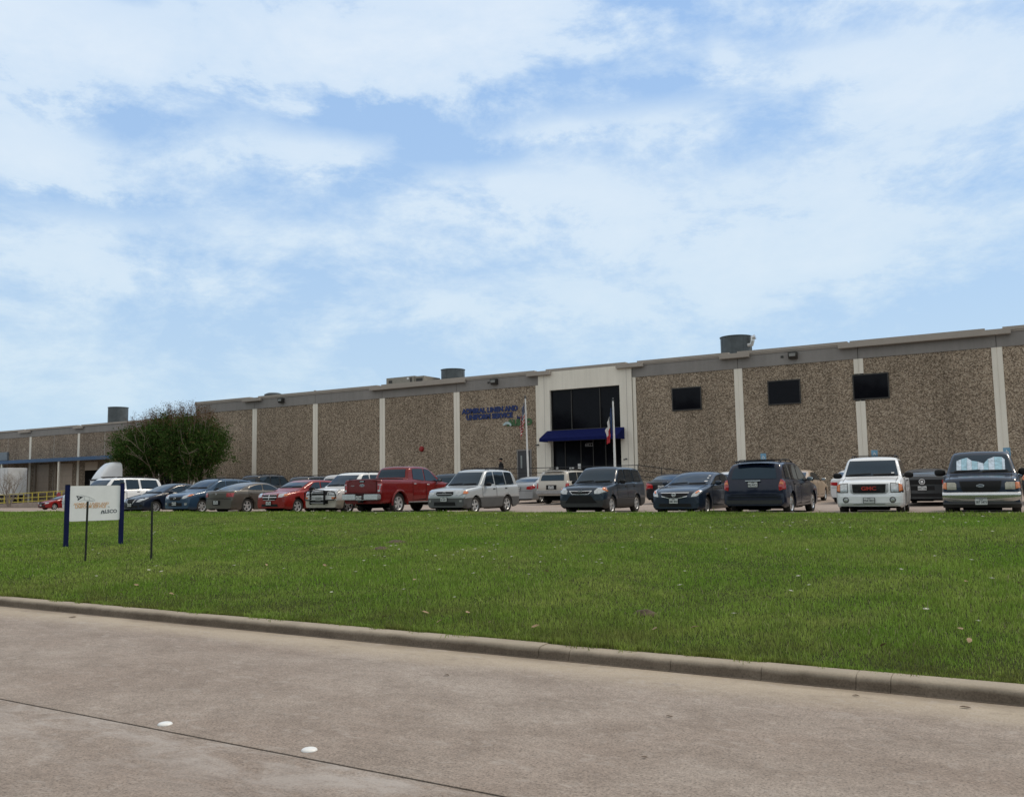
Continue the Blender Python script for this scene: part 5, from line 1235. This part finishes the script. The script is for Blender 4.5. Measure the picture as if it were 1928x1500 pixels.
# ------------------------------------------------------------------ flagpoles and flags
def flagpole(lab, x, y, top, r, lean):
    g0 = lot_z(x, y); t = thing('flagpole', lab, 'flagpole', (x, y, g0))
    H_ = E+top-g0; lx = lean
    mb = MB(); mb.tube([(0, 0, 0), (lx*.5, 0, H_*.5), (lx, 0, H_)], [r, r*.85, r*.6], 10); mb.build('pole', M['white'], t, True)
    mb = MB(); mb.lathe([(.02, H_), (.09, H_+.03), (.10, H_+.06), (.02, H_+.08), (.06, H_+.16), (.01, H_+.22)], 12, (lx, 0, 0)); mb.build('finial', M['galv'], t, True)
    return t, g0, H_, lx
def flag_mat(kind):
    m, b, nt = new_mat(kind + '_flag_cloth'); uv = nt.nodes.new('ShaderNodeUVMap'); uv.uv_map = 'uv'
    sp = nt.nodes.new('ShaderNodeSeparateXYZ'); nt.links.new(uv.outputs[0], sp.inputs[0]); U, V_ = sp.outputs[0], sp.outputs[1]
    def mth(op, a, b_=None):
        n = nt.nodes.new('ShaderNodeMath'); n.operation = op
        for i, q in enumerate((a, b_)):
            if q is None: continue
            if isinstance(q, (int, float)): n.inputs[i].default_value = q
            else: nt.links.new(q, n.inputs[i])
        return n.outputs[0]
    red, white, blue = (.42, .025, .035), (.62, .60, .58), (.025, .05, .13)
    if kind == 'striped':
        st = mth('LESS_THAN', mth('MODULO', mth('MULTIPLY', V_, 13.0), 2.0), 1.0)
        c = mixn(nt, st, white, red)
        can = mth('MULTIPLY', mth('LESS_THAN', U, .4), mth('GREATER_THAN', V_, .46))
        fx = mth('SUBTRACT', mth('FRACT', mth('MULTIPLY', U, 15.0)), .5); fy = mth('SUBTRACT', mth('FRACT', mth('MULTIPLY', V_, 16.0)), .5)
        star = mth('LESS_THAN', mth('ADD', mth('MULTIPLY', fx, fx), mth('MULTIPLY', fy, fy)), .05)
        c = mixn(nt, can, c, mixn(nt, star, blue, white))
    else:
        c = mixn(nt, mth('GREATER_THAN', V_, .5), red, white); c = mixn(nt, mth('LESS_THAN', U, .333), c, blue)
        dx_ = mth('SUBTRACT', U, .167); dy_ = mth('MULTIPLY', mth('SUBTRACT', V_, .5), .66)
        c = mixn(nt, mth('LESS_THAN', mth('ADD', mth('MULTIPLY', dx_, dx_), mth('MULTIPLY', dy_, dy_)), .004), c, white)
    nt.links.new(c, b.inputs['Base Color']); b.inputs['Roughness'].default_value = .9
    return m
def flag(lab, kind, x, y, ztop, w_, h_, spread, drop, ph):
    me = bpy.data.meshes.new('flag'); nu, nv = 44, 20; V_ = []; UV = []
    for j in range(nv+1):
        v_ = j/nv
        for i in range(nu+1):
            u = i/nu
            px_ = -.04 - spread*(u**.8)*(1-.25*(1-v_)) * (1+.12*math.sin(v_*5+ph))
            py_ = .16*math.sin(u*15+ph+v_*1.3)*min(1, u*3)*(.6+.4*v_) + .04*math.sin(u*31+v_*4)
            px_ += .05*math.sin(u*19+ph*2+v_)*min(1, u*3)
            pz = ztop - (1-v_)*h_*(1-.35*u) - w_*drop*(u**.9)
            V_.append((px_, py_, pz)); UV.append((u, v_))
    F = [(j*(nu+1)+i, j*(nu+1)+i+1, (j+1)*(nu+1)+i+1, (j+1)*(nu+1)+i) for j in range(nv) for i in range(nu)]
    me.from_pydata(V_, [], F); l = me.uv_layers.new(name='uv')
    for p in me.polygons:
        p.use_smooth = True
        for li in p.loop_indices: l.data[li].uv = UV[me.loops[li].vertex_index]
    o = obj_from('flag', me, flag_mat(kind)); o.location = (x, y, 0)
    md = o.modifiers.new('cloth thickness', 'SOLIDIFY'); md.thickness = .006
    tag(o, lab, 'flag'); return o
flagpole('white flagpole with the limp red and white striped flag, leaning slightly', -29.85, 52, 5.95, .075, -.16)
flag('limp red and white striped flag with a blue canton on the left flagpole', 'striped', -30.0, 51.9, E+5.72, 2.1, 1.35, .42, .84, .4)
flagpole('white flagpole standing before the entrance, carrying the red, white and blue flag', -23.46, 52, 5.35, .085, -.02)
flag('limp flag with a blue hoist band, white above red, on the right flagpole', 'banded', -23.52, 51.9, E+4.95, 1.75, 1.35, .36, .86, 1.9)

# ------------------------------------------------------------------ yard sign
SX, SY = (-20.89, 14.025); sz = lawn_z(SX, SY)
sg_ = thing('yard_sign', 'white company yard sign between two navy posts on the lawn', 'sign', (SX, SY, sz), math.radians(73.3))
m_post = simple('navy_post', (.006, .011, .062), .7, var=.2, spec=.15)
for i, x in enumerate((-.663, .663)):
    top = E+.21-sz + (.03 if i else 0)
    mb = MB(); mb.bbox(x-.05, x+.05, -.05, .05, -.25, top, .006); o = mb.build('post', m_post, sg_)
    MB().bbox(x-.054, x+.054, -.054, .054, top+.001, top+.02, .006).build('post_cap', M['frame'], o)
zt_ = E+.185-sz; zb_ = zt_-.885
m_sp = simple('sign_white', (.88, .89, .89), .45, var=.06)
def rounded(x0, x1, z0, z1, r, n=5):
    p = []
    for cx, cz, a0 in ((x1-r, z1-r, 0), (x0+r, z1-r, 90), (x0+r, z0+r, 180), (x1-r, z0+r, 270)):
        for k in range(n+1): a_ = math.radians(a0+90*k/n); p.append((cx+r*math.cos(a_), cz+r*math.sin(a_)))
    return p
pn = MB().prism(rounded(-.61, .61, zb_, zt_, .035), 'y', -.025, .0).build('panel', m_sp, sg_)
ed = MB().prism(rounded(-.616, .616, zb_-.006, zt_+.006, .038), 'y', -.022, -.004).build('panel_edge', simple('panel_edge', (.4, .38, .28), .6), pn)
for z in (zb_+.12, zt_-.12): MB().box(-.62, .62, .002, .03, z-.02, z+.02).build('cross_rail', m_post, pn)
def sp(px, py): return (-.6+1.2*(px-60)/1430, zt_-.88*(py-210)/970)
ink = simple('sign_black', (.02, .025, .03), .5); gr_ = simple('faded_grey_ink', (.32, .35, .36), .5); org = simple('faded_orange_ink', (.72, .42, .20), .5); alk = simple('slate_ink', (.07, .085, .11), .5)
tri = [sp(225, 478), sp(425, 515), sp(265, 622), sp(275, 560)]
MB().prism(tri, 'y', -.028, -.0255).build('logo_pennant', ink, pn)
c_ = sp(300, 530); MB().prism([(c_[0]+.016*math.cos(a_), c_[1]+.018*math.sin(a_)) for a_ in np.linspace(0, 2*math.pi, 14)[:-1]], 'y', -.031, -.0285).build('logo_dot', m_sp, pn)
lo = MB()
for a_, b_ in (((330, 455), (600, 520)), ((600, 520), (770, 610)), ((770, 625), (560, 640)), ((440, 480), (470, 600)), ((590, 520), (610, 640)), ((300, 630), (470, 600)), ((470, 600), (740, 630))):
    p, q = sp(*a_), sp(*b_); lo.tube([(p[0], -.027, p[1]), (q[0], -.027, q[1])], .0028, 4)
lo.build('logo_outline', gr_, pn)
def st(body, px, py, size, mt, sx, off, shear=0, nm='lettering'):
    x, z = sp(px, py); return text_mesh(nm, body, size, mt, pn, (x, -.0275, z), (math.radians(90), 0, 0), .001, sx, off, shear)
st('ADMIRAL LINEN AND', 660, 715, .085, org, 1.02, .0015, .15); st('UNIFORM SERVICE', 640, 795, .105, org, .86, .003, .15); st('by', 1175, 805, .05, gr_, 1, 0)
st('LSCO', 1240, 940, .125, alk, .98, .0035)
ar = MB(); 
for k in range(3):
    r0 = .042-.012*k; x, z = sp(1000, 985)
    pts = [(x-r0*.9-.006, -.028, z-.012)] + [(x+r0*.8*math.cos(t), -.028, z+.03+r0*1.05*math.sin(t)) for t in np.linspace(math.pi*.95, math.pi*.05, 9)] + [(x+r0*.9+.006, -.028, z-.012)]
    ar.tube(pts, .0042, 4)
ar.build('logo_arches', alk, pn)
m_stake = simple('dark_steel_stake', (.022, .026, .022), .7, var=.4, scale=9)
for (x, y, top, lab, tilt) in ((-17.4, 11.5, -.17, 'thin dark metal stake standing in front of the white yard sign', .01), (-15.7, 11.83, -.20, 'thin dark metal stake standing alone right of the yard sign', -.008)):
    z0 = lawn_z(x, y); t = thing('stake', lab, 'stake', (x, y, z0)); h_ = E+top-z0
    mb = MB(); mb.box(-.022, .022, -.004, .004, -.2, h_); mb.box(-.004, .004, .0041, .035, -.2, h_); o = mb.build('shaft', m_stake, t)
    st_ = MB()
    for k in range(int(h_/.055)): st_.box(-.008, .008, -.012, -.0041, .05+k*.055, .068+k*.055)
    st_.build('studs', m_stake, t); t.rotation_euler = (0, tilt, .5)

# ------------------------------------------------------------------ road buttons, leaves, soil mounds, wildflowers
m_btn = simple('ceramic_button', (.80, .80, .78), .35, var=.08, scale=20)
for (x, y, lab) in ((-5.32, 4.15, 'round white road button beside the joint, the farther left of the two'), (-3.99, 4.17, 'round white road button beside the joint, the nearer right of the two')):
    mb = MB(); mb.lathe([(.050, 0), (.050, .004), (.042, .011), (.025, .016), (.001, .018)], 28, (0, 0, 0)); o = mb.build('road_button', m_btn, None, True, 60); o.location = (x, y, .0005)
    tag(o, lab, 'road button', 'white road buttons')
m_leaf = [simple('dry_leaf', (.13, .085, .05), .8, var=.4, scale=30), simple('pale_dry_leaf', (.36, .25, .15), .8, var=.3, scale=30)]
def leaf_mesh(L_, Wd_, seed):
    r = random.Random(seed); me = bpy.data.meshes.new('leaf'); V_ = []; n = 8
    for i in range(n+1):
        t = i/n; w_ = Wd_*math.sin(math.pi*t)**.8*.5*(1+r.uniform(-.15, .15)); z = .003+.003*math.sin(t*3+seed)**2
        V_ += [(t*L_-L_/2, -w_, z+abs(w_)*.2), (t*L_-L_/2, 0, z*.6), (t*L_-L_/2, w_, z+abs(w_)*.35)]
    F = [q for i in range(n) for q in ((i*3, i*3+1, i*3+4, i*3+3), (i*3+1, i*3+2, i*3+5, i*3+4))]
    me.from_pydata(V_, [], F); return me
rl = random.Random(11)
roadleaves = [(-4.47, 6.32, .09, 'slim dark leaf lying on the road below the middle of the kerb'), (-2.31, 5.91, .08, 'short dark leaf on the road left of the middle'), (-10.9, 7.05, .17, 'long tan leaf against the kerb at the far left'), (-1.30, 7.10, .09, 'dark curled leaf at the foot of the kerb near the right edge'), (-.57, 7.08, .12, 'brown leaf in the gutter at the right edge'), (-2.11, 4.98, .06, 'tiny dark leaf scrap on the road, lowest of the scraps right of centre')]
for i, (x, y, l_, lab) in enumerate(roadleaves):
    o = obj_from('fallen_leaf', leaf_mesh(l_*.62, l_*.24, i), m_leaf[i % 2 if i in (2, 4) else 0]); o.location = (x, y, .004); o.rotation_euler = (0, 0, rl.uniform(-.5, .5)); tag(o, lab, 'leaf', 'leaves on the road')
lm = [leaf_mesh(.09, .045, 20+k) for k in range(3)]
for i in range(26):
    y = 7.9+rl.random()**1.5*5; x = rl.uniform(-1.5*y, -.02*y)
    me_ = lm[i % 3]
    if i < 3: me_.materials.append(m_leaf[1])
    o = bpy.data.objects.new('fallen_leaf', me_); COL.objects.link(o)
    o.location = (x, y, lawn_z(x, y)+.05); o.rotation_euler = (rl.uniform(-.5, .5), rl.uniform(-.5, .5), rl.uniform(0, 6)); tag(o, 'small dry leaf caught in the grass near the kerb, left part of the lawn' if x < -.6*y else 'small dry leaf caught in the grass near the kerb, right part of the lawn', 'leaf', 'dry leaves in the grass')
m_soil = simple('bare_soil', (.105, .080, .052), 1, var=.4, scale=18)
for (x, y, r_, lab) in ((-13.0, 16.4, .20, 'low brown soil mound in the grass, the larger upper one left of the flowers'), (-12.3, 15.0, .15, 'low brown soil mound in the grass, the smaller lower one left of the flowers'), (-3.87, 9.28, .10, 'small dark soil patch in the grass near the kerb, right of centre')):
    bm = bmesh.new(); bmesh.ops.create_grid(bm, x_segments=16, y_segments=16, size=r_)
    for v in bm.verts:
        d_ = v.co.length/r_; v.co.z = max(-.04, .062*(1-d_*d_)) + .02*mnoise.noise(v.co*22+Vector((x, y, 0))); v.co.x *= 1.5
    me = bpy.data.meshes.new('soil_mound'); bm.to_mesh(me); bm.free(); o = obj_from('soil_mound', me, m_soil); o.location = (x, y, lawn_z(x, y)+.002); tag(o, lab, 'soil mound')
m_pet = simple('wildflower_petals', (.80, .78, .66), .7, var=.2, scale=30); m_stem = simple('flower_stem', (.12, .20, .05), .8)
def flower_protos():
    out = []
    for k in range(4):
        st_ = MB(); h_ = (.09, .12, .15, .10)[k]; st_.tube([(0, 0, 0), (.01*k, .005, h_*.6), (.012*k, .01, h_)], .0016, 4)
        hd = MB(); n = 9
        for j in range(n):
            a_ = 2*math.pi*j/n; c, s_ = math.cos(a_), math.sin(a_); r_ = .021+.002*k
            hd.add([(.012*k, .01, h_), (.012*k+r_*c-.004*s_, .01+r_*s_+.004*c, h_+.012), (.012*k+r_*c*1.1, .01+r_*s_*1.1, h_+.008), (.012*k+r_*c+.004*s_, .01+r_*s_-.004*c, h_+.012)], [(0, 1, 2), (0, 2, 3)])
        superbox(hd, (.012*k, .01, h_+.008), (.010, .010, .008), 2)
        out.append((st_, hd))
    return out
fp = []
for st_, hd in flower_protos():
    a_ = st_.build('wildflower', m_stem); b_ = hd.build('flower_head', m_pet, a_); fp.append((a_, b_)); COL.objects.unlink(a_); COL.objects.unlink(b_)
rf = random.Random(5); spots = []
for k in range(26): spots.append((rf.gauss(-9.0, 1.3), rf.gauss(13.4, .9)))
for k in range(110):
    y = rf.uniform(9, 28.1)**1.0; x = rf.uniform(-1.55*y, .02*y); spots.append((x, y))
for k in range(60):
    y = rf.uniform(21, 28.2); x = rf.uniform(-1.1*y, -.0*y); spots.append((x, y))
for i, (x, y) in enumerate(spots):
    a_, b_ = fp[i % 4]; o = a_.copy(); COL.objects.link(o); o.location = (x, y, lawn_z(x, y)-.01); s_ = rf.uniform(.8, 1.15) * (1+max(0, y-16)*.012); o.scale = (s_*1.1, s_*1.1, s_*.9); o.rotation_euler = (rf.uniform(-.2, .2), rf.uniform(-.2, .2), rf.uniform(0, 6))
    h_ = b_.copy(); COL.objects.link(h_); h_.parent = o; tag(o, 'small cream-white wildflower in the clump left of the middle of the lawn' if i < 26 else 'small cream-white wildflower near the far edge of the lawn by the parked cars' if y > 21 else 'small cream-white wildflower alone in the left half of the lawn' if x < -.6*y else 'small cream-white wildflower alone in the right half of the lawn', 'wildflower', 'white wildflowers in the lawn')

# ------------------------------------------------------------------ trees
def bark(c): return simple('bark', c, .9, var=.35, scale=6)
def branches(mb, rng, base, n_stem, height, spread, tips, depth=3, r0=.11):
    def rec(p, d, L_, r, lev):
        pts = [p]; rs = [r]; q = p; dd = d.copy()
        for k in range(4):
            dd = (dd + Vector((rng.uniform(-.16, .16), rng.uniform(-.16, .16), rng.uniform(-.02, .12)))).normalized()
            q = q + dd*L_/4; pts.append(q); rs.append(r*(1-.42*(k+1)/4))
        mb.tube(pts, rs, 6 if lev > 1 else 5)
        if lev == 0: tips.append((q, dd)); return
        tips.append((pts[3], dd)) if lev == 1 else None
        for k in range(rng.choice((2, 3, 3))):
            a_ = rng.uniform(0, 2*math.pi); tilt = rng.uniform(.3, .75)
            ax = dd.orthogonal().normalized(); ax.rotate(Matrix.Rotation(a_, 3, dd)); nd = (dd*math.cos(tilt)+ax*math.sin(tilt)).normalized()
            rec(pts[-1] if k < 2 else pts[2], nd, L_*rng.uniform(.6, .82), r*.55, lev-1)
    for k in range(n_stem):
        a_ = 2*math.pi*k/n_stem+rng.uniform(-.4, .4); t = rng.uniform(.12, spread)
        rec(base+Vector((.12*math.cos(a_), .12*math.sin(a_), -.1)), Vector((math.cos(a_)*math.sin(t), math.sin(a_)*math.sin(t), math.cos(t))), height*.42, r0, depth)
def leaf_cloud(name, mat, centres, n_per, rad, size, seed, parent, flat=.75):
    rng = np.random.default_rng(seed); C = np.array([c for c in centres]); n = len(C)*n_per
    P = np.repeat(C, n_per, 0) + rng.normal(0, 1, (n, 3))*np.array([rad, rad, rad*flat])
    d = rng.normal(0, 1, (n, 3)); d /= np.linalg.norm(d, axis=1)[:, None]; e = rng.normal(0, 1, (n, 3)); e -= (e*d).sum(1)[:, None]*d; e /= np.linalg.norm(e, axis=1)[:, None]
    s_ = size*rng.uniform(.6, 1.3, n)[:, None]
    V_ = np.stack([P-d*s_, P+e*s_*.38, P+d*s_, P-e*s_*.38], 1).reshape(-1, 3)
    me = bpy.data.meshes.new(name); me.vertices.add(n*4); me.vertices.foreach_set('co', V_.reshape(-1).astype(np.float32))
    me.loops.add(n*4); me.loops.foreach_set('vertex_index', np.arange(n*4, dtype=np.int32)); me.polygons.add(n); me.polygons.foreach_set('loop_start', (np.arange(n)*4).astype(np.int32)); me.update(calc_edges=True)
    at = me.attributes.new('rnd', 'FLOAT', 'POINT'); at.data.foreach_set('value', np.repeat(rng.uniform(0, 1, n), 4).astype(np.float32))
    return obj_from(name, me, mat, parent)
def leaf_mat(name, c1, c2, c3):
    m, b, nt = new_mat(name); nt.nodes.remove(b)
    at = nt.nodes.new('ShaderNodeAttribute'); at.attribute_name = 'rnd'
    c = mixn(nt, ramp(nt, at.outputs['Fac'], [(.0, 0), (.9, 1)]), c1, c2); c = mixn(nt, ramp(nt, at.outputs['Fac'], [(.93, 0), (.95, 1)]), c, c3)
    d = nt.nodes.new('ShaderNodeBsdfDiffuse'); t = nt.nodes.new('ShaderNodeBsdfTranslucent'); mx = nt.nodes.new('ShaderNodeMixShader'); mx.inputs[0].default_value = .3
    nt.links.new(c, d.inputs[0]); nt.links.new(c, t.inputs[0]); nt.links.new(d.outputs[0], mx.inputs[1]); nt.links.new(t.outputs[0], mx.inputs[2]); nt.links.new(mx.outputs[0], nt.nodes['Material Output'].inputs[0])
    return m
m_lf = leaf_mat('tree_leaves', (.028, .060, .014), (.070, .120, .032), (.14, .11, .05)); m_lr = leaf_mat('reddish_new_leaves', (.09, .045, .028), (.14, .085, .045), (.18, .13, .07))
m_bk = bark((.24, .20, .16))
def leafy_tree(lab, x, y, rx, top, low, seed, twigs):
    rng = random.Random(seed); z0 = lot_z(x, y); t = thing('ornamental_tree', lab, 'tree', (x, y, z0), 0, 'leafy trees at the corner of the warehouse')
    tips = []; mb = MB(); H_ = top-z0; branches(mb, rng, Vector((0, 0, 0)), 5, H_*.95, .50, tips, 3, .10)
    # leaf clumps: branch tips inside the crown plus clumps spread through its volume
    cz = (low-z0+H_)/2; hz_ = (H_-(low-z0))/2; cs = []
    def inside(p, k=1.0):
        q = ((p[0]/rx)**2+(p[1]/(rx*.85))**2+((p[2]-cz)/hz_)**2); return q < k*(1+.6*mnoise.noise(Vector(p)*.55+Vector((seed, 0, 0))))
    for p, d in tips:
        if inside(p, 1.1): cs.append(tuple(p))
    n = 0
    while n < 430:
        p = (rng.uniform(-rx, rx)*1.1, rng.uniform(-rx, rx), cz+rng.uniform(-hz_, hz_)*1.1)
        if inside(p) and mnoise.noise(Vector(p)*.9+Vector((0, seed, 0))) > -.02:
            cs.append(p); n += 1
            if n % 4 == 0:
                q = Vector(p); tip = min(tips, key=lambda s_: (s_[0]-q).length)[0]; mb.tube([tip, (tip+q)/2+Vector((0, 0, .1)), q], [.018, .012, .006], 4)
    tw = []
    for k in range(twigs):
        a_ = rng.uniform(0, 6.28); r_ = rx*rng.random()**.5*.85; x_ = r_*math.cos(a_); y_ = r_*math.sin(a_)*.8
        zt2 = cz+hz_*math.sqrt(max(.05, 1-(r_/rx)**2)); L_ = rng.uniform(.7, 1.7)*(1-.4*(r_/rx)); dx_ = x_*.10+rng.uniform(-.3, .3)
        pts = [Vector((x_, y_, zt2-.6)), Vector((x_+dx_*.5, y_, zt2+L_*.4)), Vector((x_+dx_, y_+rng.uniform(-.2, .2), zt2+L_))]; mb.tube(pts, [.014, .010, .005], 4)
        for j in range(5): f_ = .35+.65*j/4; q = pts[0].lerp(pts[1], f_*2) if f_ < .5 else pts[1].lerp(pts[2], f_*2-1); tw.append(tuple(q))
    mb.build('trunk', m_bk, t, True, 60)
    cr = leaf_cloud('crown', m_lf, cs, 56, .36, .11, seed, t)
    if tw: leaf_cloud('new_growth', m_lr, tw, 9, .13, .055, seed+9, cr)
leafy_tree('leftmost dark green leafy tree, its crown touching the white truck fairing', -67.2, 50, 3.15, E+5.8, E+1.3, 21, 60)
leafy_tree('middle dark green leafy tree, tallest, with thin reddish twigs on top', -64.2, 50.5, 3.6, E+6.5, E+1.2, 22, 120)
leafy_tree('rightmost dark green leafy tree, its crown covering the warehouse corner', -61.2, 50, 3.05, E+6.2, E+1.1, 23, 80)
t = thing('bare_shrub', 'leafless grey shrub in front of the white trailer at the far left edge', 'shrub', (-91.0, 51.5, lot_z(-91.2, 51.5)+.5))
mb = MB(); branches(mb, random.Random(3), Vector((0, 0, 0)), 9, 3.3, .6, [], 4, .05); mb.build('branches', bark((.24, .21, .18)), t, True, 60)
# concrete stub pier beside the trees
o = MB().bbox(-.35, .35, -.35, .35, 0, 2.6, .03).build('concrete_pier', M['coping']); o.location = (-65.3, 56.5, lot_z(-65, 56.5)-.1)
tag(o, 'pale square concrete pier standing under the right-hand tree by the warehouse corner', 'pier')

# the wooded strip across the street, seen only in glass and paint
def wood():
    rng = random.Random(77); cs = []
    for k in range(1300):
        x = rng.uniform(-150, 110); y = -34-rng.random()*16; h = 14+6*mnoise.noise(Vector((x*.06, 3, 0)))+2.5*mnoise.noise(Vector((x*.3, 9, 0)))
        cs.append((x, y, rng.uniform(.5, 1)**.8*h))
    o = leaf_cloud('woodland', m_lf, cs, 26, 1.25, .75, 5, None)
    tag(o, 'dense green woodland across the street, behind the viewer', 'woodland', kind='stuff')
wood()

# ------------------------------------------------------------------ person on the platform
def person(x, y, z0, face):
    p = thing('person', 'person in a black jacket and dark cap walking along the platform behind the silver SUV', 'person', (x, y, z0), face)
    # faces local -y
    def skin(nm, verts, edges, radii, mat, parent, lv=2):
        me = bpy.data.meshes.new(nm); me.from_pydata(verts, edges, []); o = bpy.data.objects.new(nm, me); COL.objects.link(o); o.parent = parent
        md = o.modifiers.new('skin', 'SKIN'); md.use_smooth_shade = True
        sv = me.skin_vertices[0].data if me.skin_vertices else None
        if sv is None:
            bpy.context.view_layer.objects.active = o; o.select_set(True); bpy.ops.mesh.customdata_skin_add(); sv = me.skin_vertices[0].data; o.select_set(False)
        for v, r in zip(sv, radii): v.radius = r if isinstance(r, tuple) else (r, r)
        sv[0].use_root = True
        s2 = o.modifiers.new('sub', 'SUBSURF'); s2.levels = lv; s2.render_levels = lv
        dg = bpy.context.evaluated_depsgraph_get(); m2 = bpy.data.meshes.new_from_object(o.evaluated_get(dg)); nm_ = o.name
        bpy.data.objects.remove(o); return obj_from(nm, m2, mat, parent)
    cloth = simple('black_jacket', (.012, .012, .014), .85); jeans = simple('dark_trousers', (.018, .020, .028), .9); skn = simple('skin', (.32, .19, .13), .6)
    p.scale = (1.22, 1.22, 1.08)
    V = [(0, 0, .93), (0, 0, 1.08), (0, .01, 1.25), (0, 0, 1.40), (0, -.01, 1.48), (0, -.02, 1.56), (0, -.025, 1.64), (0, -.02, 1.71)]
    Rr = [(.21, .17), (.215, .18), (.225, .18), (.18, .14), (.06, .06), (.058, .062), (.078, .092), (.060, .075)]
    Ed = [(i, i+1) for i in range(7)]
    for s_ in (-1, 1):
        b = len(V); st2 = .16*s_
        V += [(.17*s_, .0, 1.40), (.22*s_, .04*s_, 1.14), (.23*s_, .02*s_-.10, .90), (.22*s_, .02*s_-.13, .82)]; Rr += [.06, .048, .036, .030]; Ed += [(3, b), (b, b+1), (b+1, b+2), (b+2, b+3)]
        for f_, (fx, fl_) in enumerate(((-.026, .085), (-.009, .092), (.009, .088), (.025, .072))):
            q = len(V); V += [(.22*s_+fx*.6, .02*s_-.135+fx, .77), (.215*s_+fx*.6, .02*s_-.145+fx, .82-fl_)]; Rr += [.011, .008]; Ed += [(b+3, q), (q, q+1)]
        q = len(V); V += [(.20*s_, .02*s_-.165, .795)]; Rr += [.011]; Ed += [(b+3, q)]
        b = len(V); V += [(.09*s_, 0, .86), (.10*s_, -.08*s_-.02, .48), (.10*s_, -.20*s_+.03, .09), (.10*s_, -.20*s_-.10, .045)]; Rr += [.095, .065, .045, (.045, .035)]; Ed += [(0, b), (b, b+1), (b+1, b+2), (b+2, b+3)]
    body = skin('body', V, Ed, Rr, cloth, p)
    # trousers, face and hands take their own colours on the one continuous body
    me = body.data; me.materials.append(jeans); me.materials.append(skn)
    for f in me.polygons:
        c = f.center
        if c.z > 1.53 or (c.z < .87 and abs(c.x) > .17): f.material_index = 2
        elif c.z < .90: f.material_index = 1
    hair = MB(); superbox(hair, (0, .015, 1.70), (.088, .105, .075), 2); hair.build('hair', simple('dark_hair', (.012, .010, .009), .8), p, True)
    cap = MB(); superbox(cap, (0, -.01, 1.745), (.094, .112, .050), 2.3); cap.bbox(-.07, .07, -.21, -.09, 1.728, 1.742, .005); cap.build('cap', cloth, p, True)
    nose = MB(); superbox(nose, (0, -.122, 1.635), (.014, .020, .022), 2); nose.build('nose', skn, p, True)
    ey = MB(); superbox(ey, (-.032, -.112, 1.665), (.012, .008, .007), 2); ey.build('eye', M['black'], p, True); ey = MB(); superbox(ey, (.032, -.112, 1.665), (.012, .008, .007), 2); ey.build('eye', M['black'], p, True)
    mo = MB(); mo.bbox(-.024, .024, -.113, -.100, 1.596, 1.606, .003); mo.build('mouth', simple('lips', (.22, .09, .08), .6), p, True)
person(-34.75, 56.4, fl, math.radians(-55))
